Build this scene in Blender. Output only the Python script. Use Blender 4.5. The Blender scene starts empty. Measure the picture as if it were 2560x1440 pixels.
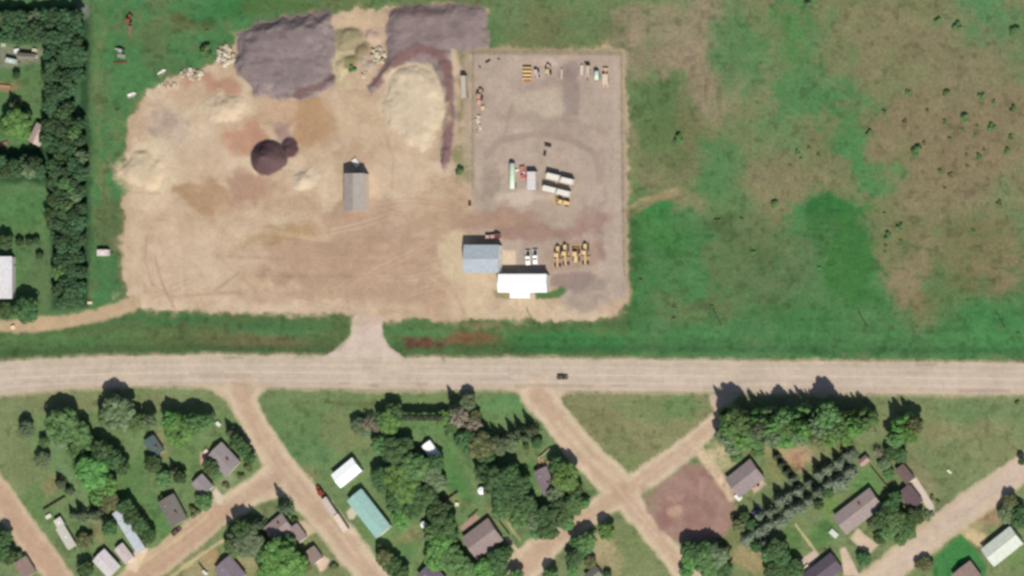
import bpy, math, random
import numpy as np
random.seed(7); rs = np.random.RandomState(11)
SC = bpy.context.scene
COL = SC.collection
PI = math.pi
# ------------------------------------------------------------------ camera, sky, sun, exposure
M = 0.16                      # metres on the ground per photo pixel
DIST = 3000.0                 # a survey camera far overhead, a little east of the place
TILT = math.radians(18)
CT, ST = math.cos(TILT), math.sin(TILT)
CAM = (DIST * ST, 0.0, DIST * CT)
cd = bpy.data.cameras.new('survey_camera'); cam = bpy.data.objects.new('survey_camera', cd); COL.objects.link(cam)
cam.location = CAM; cam.rotation_euler = (0, TILT, 0)
cd.sensor_width = 36; cd.lens = 36 * DIST / (2560 * M); cd.clip_start = 100; cd.clip_end = 12000
SC.camera = cam
SUN_EL, SUN_AZ = math.radians(52), math.radians(150)      # azimuth clockwise from north (+y)
W = bpy.data.worlds.new('World'); SC.world = W; W.use_nodes = True
nt = W.node_tree
sky = nt.nodes.new('ShaderNodeTexSky'); sky.sky_type = 'NISHITA'; sky.sun_disc = False
sky.sun_elevation = SUN_EL; sky.sun_rotation = SUN_AZ
nt.links.new(sky.outputs[0], nt.nodes['Background'].inputs[0]); nt.nodes['Background'].inputs[1].default_value = 0.075
sd_ = bpy.data.lights.new('sun', 'SUN'); sd_.energy = 4.4; sd_.angle = math.radians(0.5); sd_.color = (1, 0.95, 0.87)
sun = bpy.data.objects.new('sun', sd_); COL.objects.link(sun)
sun.rotation_euler = (PI / 2 - SUN_EL, 0, PI - SUN_AZ)
sun.location = (0, 0, 300)
SC.view_settings.view_transform = 'Standard'; SC.view_settings.look = 'None'
SC.view_settings.gamma = 1; SC.view_settings.use_curve_mapping = False
SC.view_settings.exposure = 0.15
SC.render.engine = 'CYCLES'
SC.cycles.max_bounces = 5; SC.cycles.diffuse_bounces = 3; SC.cycles.transparent_max_bounces = 4
SC.cycles.pixel_filter_type = 'BLACKMAN_HARRIS'; SC.cycles.filter_width = 2.9
SC.cycles.use_denoising = True
EXPO = (1.34, 1.34, 1.32)     # sunlit level ground: picture value = albedo * EXPO

def lin(c):
    c = c / 255.0
    return c / 12.92 if c <= 0.04045 else ((c + 0.055) / 1.055) ** 2.4
def alb(rgb):
    return tuple(min(0.86, lin(v) / e) for v, e in zip(rgb, EXPO))
def G(px, py, z=0.0):
    """photo pixel -> world x, y of the point that lies z metres above datum there"""
    u = (px - 1280) * M; v = (720 - py) * M
    dx, dy, dz = u * CT - DIST * ST, v, -u * ST - DIST * CT
    t = (z - CAM[2]) / dz
    return CAM[0] + t * dx, t * dy

# ------------------------------------------------------------------ the lie of the land: colour, height and region on a fine lattice
X0, X1, Y0, Y1, STEP = -300, 2862, -210, 1653, 3
gx = np.arange(X0, X1 + 1, STEP, dtype=np.float64); gy = np.arange(Y0, Y1 + 1, STEP, dtype=np.float64)
PX, PY = np.meshgrid(gx, gy)
NH, NW = PX.shape
def vnoise(scale, seed, sy=None):
    r = np.random.RandomState(seed); sy = sy or scale
    lx = (PX - X0) / scale; ly = (PY - Y0) / sy
    L = r.rand(int(ly.max()) + 3, int(lx.max()) + 3) * 2 - 1
    ix = lx.astype(int); iy = ly.astype(int); fx = lx - ix; fy = ly - iy
    fx = fx * fx * (3 - 2 * fx); fy = fy * fy * (3 - 2 * fy)
    return (L[iy, ix] * (1 - fx) + L[iy, ix + 1] * fx) * (1 - fy) + (L[iy + 1, ix] * (1 - fx) + L[iy + 1, ix + 1] * fx) * fy
def fbm(scale, seed, n=4, sy=None):
    o = 0; a = 1; s = 0
    for i in range(n):
        o = o + a * vnoise(max(scale / 2 ** i, 3), seed + i * 17, (sy or scale) / 2 ** i if sy else None); s += a; a *= 0.55
    return o / s * 1.6
NA, NB, NC = fbm(46, 3), fbm(18, 5, 3), fbm(150, 9)
WU, WV = fbm(80, 201, 3), fbm(80, 207, 3)
COLR = np.zeros((NH, NW, 3)); HGT = np.zeros((NH, NW)); REG = np.zeros((NH, NW), dtype=np.int32)
def srgb(c): return np.array([lin(v) for v in c])
def crop(x0, y0, x1, y1):
    i0 = max(0, int((y0 - Y0) // STEP)); i1 = min(NH, int((y1 - Y0) // STEP) + 2)
    j0 = max(0, int((x0 - X0) // STEP)); j1 = min(NW, int((x1 - X0) // STEP) + 2)
    return slice(i0, max(i0, i1)), slice(j0, max(j0, j1))
def sstep(a, b, x):
    t = np.clip((x - a) / (b - a), 0, 1); return t * t * (3 - 2 * t)
def poly_sd(pts, pad, en):
    """signed distance (inside positive, photo pixels) to a polygon, its edge roughened"""
    p = np.array(pts, float)
    s = crop(p[:, 0].min() - pad, p[:, 1].min() - pad, p[:, 0].max() + pad, p[:, 1].max() + pad)
    x = PX[s]; y = PY[s]
    d = np.full(x.shape, 1e9); ins = np.zeros(x.shape, bool)
    n = len(p)
    for i in range(n):
        ax, ay = p[i]; bx, by = p[(i + 1) % n]
        ex, ey = bx - ax, by - ay
        t = np.clip(((x - ax) * ex + (y - ay) * ey) / (ex * ex + ey * ey + 1e-9), 0, 1)
        d = np.minimum(d, np.hypot(x - ax - t * ex, y - ay - t * ey))
        if ay != by:
            c = ((ay > y) != (by > y)) & (x < ex * (y - ay) / (by - ay) + ax); ins ^= c
    return s, np.where(ins, d, -d) + en * (0.7 * NB[s] + 0.6 * NA[s])
def line_sd(pts, w, pad, en):
    p = [tuple(q) for q in pts]; ws = w if isinstance(w, (list, tuple)) else [w] * len(p)
    xs = [q[0] for q in p]; ys = [q[1] for q in p]; mw = max(ws)
    s = crop(min(xs) - mw - pad, min(ys) - mw - pad, max(xs) + mw + pad, max(ys) + mw + pad)
    x = PX[s]; y = PY[s]; d = np.full(x.shape, -1e9)
    for i in range(len(p) - 1):
        (ax, ay), (bx, by) = p[i], p[i + 1]
        ex, ey = bx - ax, by - ay
        t = np.clip(((x - ax) * ex + (y - ay) * ey) / (ex * ex + ey * ey + 1e-9), 0, 1)
        d = np.maximum(d, (ws[i] + (ws[i + 1] - ws[i]) * t) / 2 - np.hypot(x - ax - t * ex, y - ay - t * ey))
    return s, d + en * (0.7 * NB[s] + 0.6 * NA[s])
def ell_sd(cx, cy, rx, ry, rot, pad, en):
    r = max(rx, ry) + pad + 2.5 * en; s = crop(cx - r, cy - r, cx + r, cy + r)
    x = PX[s] - cx + 1.9 * en * WU[s]; y = PY[s] - cy + 1.9 * en * WV[s]; a = math.radians(rot); c, q = math.cos(a), math.sin(a)
    u = x * c - y * q; v = x * q + y * c
    k = np.hypot(u / rx, v / ry)
    return s, (1 - k) * min(rx, ry) + en * (0.7 * NB[s] + 0.6 * NA[s])
def mix(s, m, col):
    COLR[s] = COLR[s] * (1 - m[..., None]) + srgb(col) * m[..., None]
def P(pts, col, f=5, en=4, a=1.0, reg=None):
    s, d = poly_sd(pts, f + 12, en); mix(s, a * sstep(-f, f, d), col)
    if reg is not None: REG[s][d > 0] = reg
    return s, d
def Ln(pts, w, col, f=4, en=2, a=1.0, reg=None):
    s, d = line_sd(pts, w, f + 12, en); mix(s, a * sstep(-f, f, d), col)
    if reg is not None: REG[s][d > 0] = reg
    return s, d
def El(cx, cy, rx, ry, col, rot=0, f=8, en=6, a=1.0, reg=None):
    s, d = ell_sd(cx, cy, rx, ry, rot, f + 16, en); mix(s, a * sstep(-f, f, d), col)
    if reg is not None: REG[s][d > 0] = reg
    return s, d
def heap(sd, hmax, slope=0.1, rough=0.25, rnd=1.5):
    s, d = sd
    q = np.clip(d, 0, None) * slope; k = rnd                      # a straight slope of repose, eased off towards the top
    h = -np.log(np.exp(-q / (.12 * k)) + np.exp(-hmax / (.12 * k))) * .12 * k; h = np.maximum(h - h.min() * 0, 0)
    HGT[s] = np.maximum(HGT[s], h * (1 + 0.04 * NA[s]) + rough * NA[s] * sstep(0, 14, d))
R_FIELD, R_YARD, R_HWY, R_DIRT, R_DRIVE, R_LOT, R_PAD = range(7)
# ---- grass everywhere first
COLR[:] = srgb((104, 118, 78))
def blend_noise(noise, lo, hi, col, a=1.0, s=None):
    s = s or (slice(None), slice(None)); mix(s, a * sstep(lo, hi, noise[s]), col)
blend_noise(NC, 0.0, 0.9, (80, 118, 72), 0.8)
# pasture, right of the yard
P([(1560, -260), (2900, -260), (2900, 930), (1560, 930)], (120, 115, 82), 30, 10)
P([(1180, -260), (1580, -260), (1580, 140), (1180, 140)], (112, 110, 74), 20, 8)
pas = crop(1200, -210, 2862, 900)
blend_noise(fbm(220, 71, 4), -0.1, 0.7, (104, 124, 82), 0.8, pas)
blend_noise(fbm(140, 75, 4), 0.2, 0.9, (84, 122, 74), 0.6, pas)
blend_noise(fbm(120, 72, 4), 0.25, 0.9, (134, 120, 92), 0.6, pas)
for (x, y, rx, ry, rot, c, a) in [
    (1680, 60, 130, 80, 20, (146, 126, 104), .9), (1760, 170, 70, 110, 30, (143, 124, 100), .8), (1700, 75, 60, 30, 0, (165, 148, 122), .6),
    (1780, 30, 26, 22, 0, (170, 152, 124), .6), (1745, 100, 30, 22, 0, (168, 150, 124), .5), (1640, 290, 60, 120, 0, (88, 105, 66), .8),
    (1800, 230, 50, 70, 40, (140, 124, 98), .6), (1700, 330, 80, 70, 0, (112, 104, 72), .6),
    (1840, 110, 50, 120, 0, (84, 118, 74), .85), (1980, 70, 40, 95, 10, (82, 122, 70), .85), (2045, 90, 40, 30, 0, (78, 124, 76), .7),
    (2020, 240, 60, 50, 0, (82, 122, 74), .85), (2110, 205, 60, 45, 30, (76, 124, 74), .85), (2075, 330, 40, 60, -20, (88, 112, 66), .8),
    (2130, 400, 40, 90, 30, (76, 124, 72), .9), (2180, 450, 40, 60, 20, (70, 124, 70), .85), (2240, 90, 120, 60, 0, (128, 118, 86), .7),
    (2420, 130, 160, 110, 0, (126, 116, 86), .7), (2450, 20, 60, 70, -40, (80, 124, 80), .8), (2545, 110, 60, 80, 0, (84, 122, 78), .7),
    (2310, 60, 30, 40, 0, (90, 130, 86), .5), (2400, 330, 190, 130, 0, (128, 112, 84), .85), (2480, 400, 110, 80, 0, (140, 116, 92), .5),
    (2370, 210, 130, 20, 0, (142, 132, 98), .6), (1960, 470, 90, 70, 0, (126, 116, 84), .7), (1790, 440, 60, 60, 0, (82, 118, 74), .8),
    (1870, 330, 60, 80, 30, (118, 116, 80), .7), (1750, 400, 40, 40, 0, (74, 118, 70), .6)]:
    El(x, y, rx, ry, c, rot, 26, 22, a)
mix(pas, .22 * np.ones_like(PX[pas]), (106, 126, 84)); mix(pas, .6 * sstep(.05, .7, fbm(150, 78, 4)[pas]), (86, 124, 76)); mix(pas, .3 * sstep(.25, .9, fbm(110, 77, 4)[pas]), (134, 126, 96))
for (x, y, rx, ry, rot, c_, al) in [(1850, 110, 50, 110, 0, (84, 120, 74), .7), (1990, 70, 40, 90, 10, (82, 124, 72), .7), (2060, 225, 110, 46, 0, (80, 122, 74), .75), (2140, 400, 44, 110, 28, (78, 126, 74), .85), (1800, 440, 70, 60, 0, (82, 120, 74), .7), (2470, 40, 70, 80, -40, (82, 124, 80), .7), (1640, 290, 50, 90, 0, (84, 112, 66), .6)]: El(x, y, rx, ry, c_, rot, 24, 22, al)
for (x, y, rx, ry, rot, c_, al) in [(2400, 330, 190, 130, 0, (129, 115, 88), .7), (2240, 90, 120, 60, 0, (128, 120, 90), .65), (2420, 150, 130, 90, 0, (127, 118, 90), .65), (1960, 450, 90, 60, 0, (126, 118, 88), .6), (1690, 70, 130, 70, 20, (144, 126, 106), .6), (1760, 190, 60, 100, 30, (140, 124, 102), .6), (2330, 480, 110, 90, 0, (130, 118, 90), .6)]: El(x, y, rx, ry, c_, rot, 34, 24, al)
# lush band along the road and round the lower field
P([(1560, 545), (1640, 505), (1720, 520), (1800, 560), (1900, 620), (1960, 560), (1990, 505), (2060, 490), (2130, 510), (2170, 560), (2195, 640), (2215, 720), (2230, 800),
   (2330, 790), (2420, 750), (2560, 735), (2900, 720), (2900, 900), (1560, 895)], (66, 122, 70), 22, 26)
low = crop(1560, 480, 2862, 900)
mlow = (sstep(0.1, 0.8, fbm(130, 41, 4)) * sstep(480, 620, PY))[low]
mix(low, 0.75 * mlow, (92, 120, 80)); mix(low, 0.6 * (sstep(0, .8, fbm(70, 47, 4, 16)) * sstep(560, 700, PY))[low], (80, 128, 80))
mix(low, 0.6 * (sstep(0.2, .8, fbm(90, 44, 4)) * sstep(560, 640, PY))[low], (46, 106, 52))
for (x, y, rx, ry, rot, c, a) in [
    (1890, 640, 120, 90, -20, (98, 114, 76), .85), (1680, 660, 60, 70, 0, (76, 120, 72), .7), (2040, 700, 90, 90, 0, (84, 120, 76), .6), (1900, 830, 200, 26, 0, (64, 126, 72), .6), (2420, 860, 160, 30, 0, (66, 128, 74), .6), (1830, 600, 80, 20, -24, (70, 96, 56), .6), (1960, 690, 80, 60, 0, (88, 112, 74), .7),
    (1760, 770, 110, 30, 0, (104, 114, 76), .75), (1850, 740, 90, 22, 0, (96, 112, 74), .6), (2060, 560, 60, 60, 0, (44, 98, 46), .7),
    (2130, 650, 70, 110, 0, (46, 112, 50), .85), (1640, 600, 70, 60, 0, (54, 120, 58), .7), (1590, 640, 20, 100, 0, (44, 98, 48), .6),
    (2270, 640, 60, 130, 0, (136, 120, 92), .9), (2300, 770, 50, 60, 0, (120, 112, 78), .8), (2260, 690, 30, 50, 10, (150, 128, 104), .5),
    (2440, 640, 110, 90, 0, (122, 112, 80), .85), (2520, 660, 60, 40, 0, (140, 122, 94), .6), (2380, 720, 60, 50, 0, (96, 110, 68), .6),
    (2480, 820, 90, 50, 0, (62, 128, 72), .8), (2170, 815, 40, 18, 0, (76, 122, 76), .7), (1700, 840, 160, 20, 0, (58, 112, 70), .6),
    (2100, 860, 300, 22, 0, (56, 104, 60), .5), (2240, 580, 60, 70, 0, (112, 116, 78), .7), (1560, 690, 14, 90, 0, (92, 100, 70), .6)]:
    El(x, y, rx, ry, c, rot, 20, 16, a)
# verge north of the highway
P([(-300, 800), (330, 765), (880, 785), (860, 895), (-300, 915)], (86, 108, 66), 8, 5)
P([(960, 800), (1570, 800), (1560, 895), (990, 895)], (82, 110, 66), 8, 5)
for (x, y, rx, ry, c, a) in [(420, 800, 120, 14, (66, 112, 66), .7), (700, 815, 120, 20, (72, 112, 68), .7), (640, 850, 120, 16, (112, 100, 70), .7),
    (450, 850, 120, 20, (92, 100, 62), .6), (180, 850, 160, 18, (80, 118, 70), .6), (60, 880, 120, 14, (72, 104, 62), .6), (700, 878, 150, 9, (72, 96, 56), .7),
    (830, 840, 40, 34, (88, 104, 64), .6), (1060, 848, 46, 16, (104, 66, 54), .9), (1190, 850, 80, 17, (118, 84, 60), .9), (1030, 822, 60, 10, (76, 116, 70), .7),
    (1200, 812, 60, 12, (142, 130, 92), .7), (1400, 850, 170, 30, (58, 112, 62), .8), (1280, 880, 260, 9, (84, 96, 60), .6), (1130, 820, 20, 10, (86, 124, 74), .6)]:
    El(x, y, rx, ry, c, 0, 9, 7, a)
# north-west grass between shelterbelt and yard
P([(229, -230), (1000, -230), (980, 30), (820, 40), (640, 60), (560, 140), (460, 190), (330, 250), (320, 480), (300, 520), (310, 770), (226, 790)], (78, 122, 74), 12, 6)
nw = crop(215, -210, 900, 760)
blend_noise(fbm(70, 51, 4), 0.0, 0.8, (98, 112, 74), 0.65, nw); blend_noise(fbm(30, 55, 3), 0.3, 1, (112, 108, 76), 0.4, nw)
for (x, y, rx, ry, rot, c, a) in [(253, 300, 9, 330, 0, (112, 122, 80), .7), (268, 420, 8, 90, -14, (118, 128, 84), .7), (450, 55, 90, 20, 0, (106, 112, 72), .6), (480, 48, 50, 10, 0, (84, 88, 52), .6),
    (390, 90, 30, 40, 30, (104, 104, 70), .5), (600, 20, 60, 30, 0, (58, 114, 60), .7), (540, 30, 60, 20, 0, (62, 118, 66), .6), (280, 560, 40, 60, 0, (94, 104, 68), .7), (270, 680, 40, 60, 0, (72, 112, 68), .7),
    (700, 20, 100, 26, 0, (84, 108, 60), .7), (880, 0, 90, 30, 0, (110, 110, 72), .6), (300, 640, 16, 100, 0, (124, 112, 86), .5), (400, 150, 60, 40, -30, (88, 112, 70), .6)]:
    El(x, y, rx, ry, c, rot, 12, 10, a)
# farmstead, far left: grass, dark green ground under the shelterbelt
P([(-300, -230), (222, -230), (222, 790), (-300, 800)], (90, 122, 76), 6, 3)
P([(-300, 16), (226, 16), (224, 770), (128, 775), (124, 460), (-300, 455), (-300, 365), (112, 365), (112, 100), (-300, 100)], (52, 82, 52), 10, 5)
El(30, 135, 70, 26, (132, 134, 112), 0, 10, 6, .9); El(80, 240, 40, 60, (96, 120, 76), 0, 12, 8, .7); El(10, 217, 40, 12, (150, 126, 92), 0, 6, 4, .8)
El(45, 560, 90, 40, (92, 120, 72), 0, 14, 8, .7); El(60, 520, 80, 40, (76, 118, 68), 0, 14, 8, .6); El(100, 690, 30, 90, (94, 112, 74), 0, 10, 6, .7)
El(192, 240, 8, 56, (84, 116, 78), 2, 5, 2, .8); El(212, 30, 14, 18, (126, 132, 120), 0, 7, 4, .8)
# ---- village grass south of the highway
P([(-300, 950), (2900, 950), (2900, 1700), (-300, 1700)], (116, 126, 88), 6, 3)
vil = crop(-300, 960, 2862, 1653)
blend_noise(fbm(90, 61, 4), 0.1, 0.9, (98, 124, 82), 0.6, vil)
blend_noise(fbm(60, 66, 4), 0.35, 1.0, (130, 124, 88), 0.5, vil)
for (pts, c, a) in [
    ([(60, 1040), (560, 1000), (680, 1160), (540, 1260), (330, 1440), (190, 1440), (90, 1290), (60, 1100)], (96, 124, 78), .8),
    ([(640, 985), (1290, 985), (1360, 1060), (1500, 1240), (1350, 1350), (1280, 1440), (960, 1440), (830, 1260), (700, 1130)], (94, 124, 79), .8),
    ([(1400, 985), (1770, 985), (1790, 1040), (1590, 1185), (1540, 1165), (1420, 1030)], (132, 126, 92), .9),
    ([(1800, 1120), (2200, 1090), (2340, 1270), (2160, 1440), (1700, 1440), (1720, 1360), (1850, 1300)], (108, 122, 82), .8),
    ([(1550, 1310), (1700, 1440), (1500, 1440), (1490, 1350)], (120, 124, 86), .8),
    ([(570, 1360), (800, 1260), (900, 1440), (400, 1440)], (120, 124, 84), .7)]:
    P(pts, c, 12, 8, a)
for (x, y, rx, ry, rot, c, a) in [
    (340, 1200, 30, 70, -20, (70, 116, 62), .8), (400, 1290, 26, 70, 25, (66, 118, 62), .8), (330, 1240, 30, 60, 0, (76, 114, 64), .7), (60, 1150, 50, 80, 0, (112, 122, 82), .8), (90, 1260, 50, 40, -40, (82, 116, 66), .8),
    (122, 1215, 22, 26, 0, (146, 128, 94), .8), (300, 1010, 230, 14, 0, (122, 120, 84), .7), (405, 1110, 16, 34, 30, (150, 138, 104), .8), (470, 1150, 40, 50, 0, (92, 126, 74), .7), (250, 1345, 16, 30, 20, (150, 134, 98), .8),
    (240, 1310, 30, 16, 0, (140, 132, 104), .6), (150, 1130, 60, 90, 40, (92, 124, 80), .6), (170, 1195, 12, 80, 42, (104, 138, 96), .7), (520, 1170, 40, 16, 40, (120, 130, 90), .6), (640, 1080, 20, 60, 28, (122, 124, 84), .6),
    (740, 1060, 60, 70, 0, (84, 118, 70), .8), (770, 1130, 60, 40, 0, (80, 120, 74), .8), (850, 1080, 50, 60, 0, (112, 118, 78), .7), (900, 1100, 50, 30, 0, (120, 124, 82), .6), (820, 1000, 120, 14, 0, (108, 122, 78), .6), (1060, 1000, 160, 16, 0, (110, 126, 80), .7),
    (1130, 1180, 22, 90, 10, (66, 122, 62), .85), (1150, 1240, 26, 50, 30, (52, 112, 54), .8), (1060, 1075, 60, 12, 0, (86, 132, 76), .8), (1260, 1020, 70, 30, 0, (82, 130, 78), .8), (1270, 1050, 50, 26, 0, (96, 124, 78), .6),
    (1310, 1180, 26, 60, -10, (72, 122, 64), .85), (1310, 1130, 40, 20, 0, (112, 124, 82), .7), (1120, 1250, 30, 20, 0, (130, 130, 88), .7), (990, 1370, 50, 40, 0, (88, 132, 76), .8), (1010, 1350, 40, 16, 20, (140, 124, 88), .7), (905, 1330, 20, 40, -40, (96, 124, 74), .8),
    (1060, 1390, 20, 50, -30, (110, 134, 84), .6), (1230, 1290, 26, 30, 0, (84, 118, 70), .6), (760, 1190, 40, 16, -36, (134, 122, 86), .7), (735, 1265, 22, 30, -40, (92, 134, 76), .8),
    (1500, 1060, 60, 40, 0, (124, 118, 84), .7), (1620, 1020, 90, 30, 0, (104, 122, 76), .7), (1710, 1020, 50, 26, 0, (92, 126, 74), .7), (1640, 1110, 50, 30, -30, (136, 128, 92), .6), (1580, 1160, 30, 18, 0, (110, 122, 76), .6), (1540, 1120, 40, 40, 0, (112, 118, 80), .6),
    (1585, 1350, 40, 50, 0, (112, 124, 80), .8), (1500, 1370, 30, 40, 20, (186, 164, 132), .8), (1530, 1400, 26, 30, 40, (166, 146, 112), .7), (1600, 1430, 50, 14, -20, (120, 128, 86), .8),
    (1990, 1140, 60, 26, 0, (190, 150, 126), .9), (1995, 1160, 26, 24, 0, (176, 120, 104), .8), (1930, 1125, 40, 16, 0, (168, 150, 112), .8), (1930, 1170, 16, 60, 20, (130, 124, 82), .8), (2080, 1120, 60, 16, 0, (126, 128, 86), .6),
    (1985, 1350, 30, 34, 0, (72, 112, 56), .9), (2060, 1340, 26, 40, -30, (62, 112, 58), .9), (2075, 1258, 26, 22, 0, (104, 138, 68), .8), (2165, 1210, 26, 40, 0, (78, 128, 66), .8), (1870, 1400, 50, 36, 0, (166, 142, 106), .9), (1830, 1320, 20, 50, 0, (132, 124, 84), .7),
    (1815, 1350, 20, 40, 10, (110, 120, 76), .6), (2400, 1080, 130, 26, 0, (138, 130, 94), .7), (2420, 1030, 120, 20, 0, (92, 122, 78), .7), (2360, 1180, 60, 60, 20, (108, 120, 80), .7), (2300, 1040, 60, 30, 0, (116, 120, 82), .6), (2480, 1130, 80, 40, 0, (130, 126, 88), .6),
    (2400, 1375, 40, 44, 30, (62, 118, 62), .95), (2390, 1390, 36, 30, 0, (58, 116, 60), .9), (2470, 1285, 34, 30, 36, (170, 126, 102), .7), (2440, 1330, 26, 22, 0, (190, 166, 128), .7), (2550, 1400, 30, 40, 0, (96, 128, 74), .7), (2300, 1195, 16, 50, 40, (150, 130, 106), .6),
    (535, 1390, 26, 20, 20, (196, 140, 108), .7), (500, 1420, 50, 30, 30, (168, 150, 114), .7), (610, 1400, 24, 40, 20, (176, 158, 120), .7), (585, 1380, 20, 40, 0, (112, 136, 84), .5), (560, 1215, 30, 26, 0, (150, 150, 116), .6), (660, 1170, 16, 50, 10, (138, 128, 90), .7),
    (1245, 1300, 40, 20, -30, (150, 132, 102), .5), (1165, 1265, 22, 12, 0, (140, 134, 96), .5)]:
    El(x, y, rx, ry, c, rot, 10, 7, a)
El(1480, 1225, 22, 60, (98, 120, 76), -30, 10, 6, .7); El(2240, 1385, 60, 14, (176, 158, 122), 38, 6, 4, .7)
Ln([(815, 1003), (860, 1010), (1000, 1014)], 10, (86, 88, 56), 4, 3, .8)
mix(vil, .30 * np.ones_like(PX[vil]), (112, 122, 80))
El(1575, 850, 150, 34, (64, 116, 66), 0, 26, 16, .85); El(1590, 640, 22, 60, (46, 98, 50), 0, 14, 10, .7); El(1800, 560, 60, 14, (70, 92, 54), 24, 8, 6, .7); El(1880, 640, 40, 14, (80, 96, 58), 20, 8, 8, .5)
mix(low, .22 * sstep(505, 560, PY[low]), (92, 104, 66)); mix(low, .5 * (sstep(.25, .9, fbm(40, 63, 3, 14)) * sstep(540, 600, PY))[low], (62, 100, 54))
# ---- the dirt yard
YARD = [(300, 505), (322, 470), (330, 440), (312, 380), (322, 300), (372, 228), (430, 200), (490, 178), (560, 140), (590, 90), (640, 60), (740, 40), (830, 28), (950, 22), (1090, 10),
        (1215, 30), (1225, 125), (1300, 122), (1560, 128), (1566, 300), (1570, 560), (1572, 750), (1540, 790), (1480, 803), (1240, 800), (960, 802), (880, 786), (640, 782), (420, 776), (340, 768), (312, 740), (310, 560)]
P(YARD, (168, 150, 112), 14, 16, .7); P(YARD, (190, 165, 134), 6, 9, 1, R_YARD)
yd = crop(290, 0, 1580, 810); inyard = (REG[yd] == R_YARD)
def ybl(n, lo, hi, col, a): mix(yd, a * sstep(lo, hi, n[yd]) * inyard, col)
ybl(fbm(120, 81, 4), 0.1, 0.8, (182, 152, 122), .7); ybl(fbm(90, 85, 4), -0.05, 0.6, (208, 188, 157), .8); ybl(fbm(60, 88, 4, 22), 0.2, 0.9, (176, 148, 118), .5); ybl(fbm(26, 91, 3), 0.3, 1, (200, 178, 150), .35)
for (x, y, rx, ry, rot, c, a) in [
    (940, 660, 260, 120, 0, (178, 150, 122), .75), (920, 590, 120, 90, 0, (174, 146, 118), .6), (700, 600, 110, 20, 10, (174, 146, 108), .8), (640, 640, 220, 26, 0, (178, 148, 122), .5), (740, 735, 90, 9, 2, (166, 136, 110), .8),
    (700, 690, 140, 9, 0, (166, 136, 112), .6), (495, 490, 56, 34, 0, (172, 142, 108), .9), (790, 300, 60, 60, 20, (176, 144, 108), .85), (700, 290, 60, 40, 0, (192, 160, 126), .6), (600, 340, 60, 50, 0, (182, 140, 112), .6), (540, 215, 60, 26, -10, (178, 138, 112), .7),
    (630, 470, 60, 46, 20, (172, 138, 114), .7), (740, 500, 80, 60, -30, (178, 148, 120), .6), (470, 640, 120, 90, 0, (196, 172, 142), .8), (445, 678, 26, 9, -6, (150, 132, 104), .9), (470, 700, 60, 30, 0, (190, 166, 138), .7), (400, 650, 30, 60, 0, (190, 162, 136), .5),
    (330, 650, 16, 110, 0, (204, 184, 152), .8), (318, 600, 9, 120, 0, (196, 176, 140), .6), (420, 330, 60, 60, 0, (190, 172, 148), .7), (390, 420, 70, 80, 0, (208, 188, 154), .85), (420, 300, 40, 16, -20, (160, 136, 122), .6), (390, 320, 30, 12, 0, (150, 128, 114), .6),
    (1030, 260, 80, 100, 0, (206, 188, 154), .9), (1050, 190, 50, 36, 0, (190, 176, 138), .7), (1040, 350, 50, 30, 0, (190, 160, 128), .6), (900, 300, 90, 60, 0, (196, 172, 138), .6), (1000, 440, 80, 80, 0, (198, 174, 142), .6), (960, 380, 60, 60, 0, (196, 172, 140), .5),
    (860, 170, 40, 40, 0, (190, 176, 136), .8), (880, 100, 40, 36, 0, (148, 138, 104), .8), (870, 60, 70, 20, 0, (202, 178, 142), .8), (930, 90, 24, 20, 0, (190, 162, 138), .7), (880, 165, 20, 14, 0, (120, 116, 74), .7), (1150, 250, 14, 90, 0, (122, 116, 84), .8), (1148, 140, 18, 26, 0, (128, 122, 86), .7), (1150, 420, 22, 34, 0, (124, 128, 84), .8), (1095, 330, 8, 40, 0, (130, 124, 90), .6),
    (1130, 640, 50, 70, 0, (204, 186, 150), .85), (1170, 720, 70, 40, 0, (204, 184, 150), .8), (1250, 775, 120, 18, 0, (204, 184, 148), .7), (1100, 740, 60, 40, 30, (184, 156, 128), .6), (950, 620, 30, 8, 0, (200, 172, 140), .6), (1010, 570, 40, 20, 0, (198, 172, 148), .6),
    (520, 660, 90, 30, 0, (200, 178, 148), .6), (700, 740, 200, 26, 0, (198, 172, 142), .4), (480, 755, 140, 12, 0, (206, 182, 150), .6), (560, 700, 40, 10, -30, (176, 152, 124), .5), (1000, 700, 60, 14, 0, (194, 170, 140), .5), (660, 560, 90, 30, 0, (200, 178, 146), .6), (820, 575, 26, 20, 0, (202, 180, 150), .7)]:
    El(x, y, rx, ry, c, rot, 12, 12, a)
El(480, 650, 150, 90, (202, 180, 150), 0, 22, 18, .6); El(700, 770, 300, 14, (208, 186, 156), 0, 8, 8, .6); El(380, 440, 60, 90, (214, 194, 162), 0, 16, 14, .7); El(990, 480, 90, 70, (204, 182, 152), 0, 20, 18, .6); El(520, 420, 90, 60, (202, 180, 150), 0, 20, 18, .6)
for (x, y, rx, ry, rot, c, al) in [(598, 335, 54, 44, 0, (180, 138, 110), .7), (785, 300, 54, 52, 20, (176, 143, 106), .75), (632, 468, 54, 40, 20, (170, 136, 112), .65), (540, 213, 58, 22, -10, (178, 138, 112), .75), (495, 490, 56, 32, 0, (171, 141, 107), .85), (700, 600, 110, 18, 8, (172, 144, 106), .7), (905, 560, 70, 60, 0, (176, 149, 124), .6), (940, 680, 70, 70, 0, (180, 152, 124), .6)]:
    El(x, y, rx, ry, c, rot, 12, 12, al)
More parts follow.
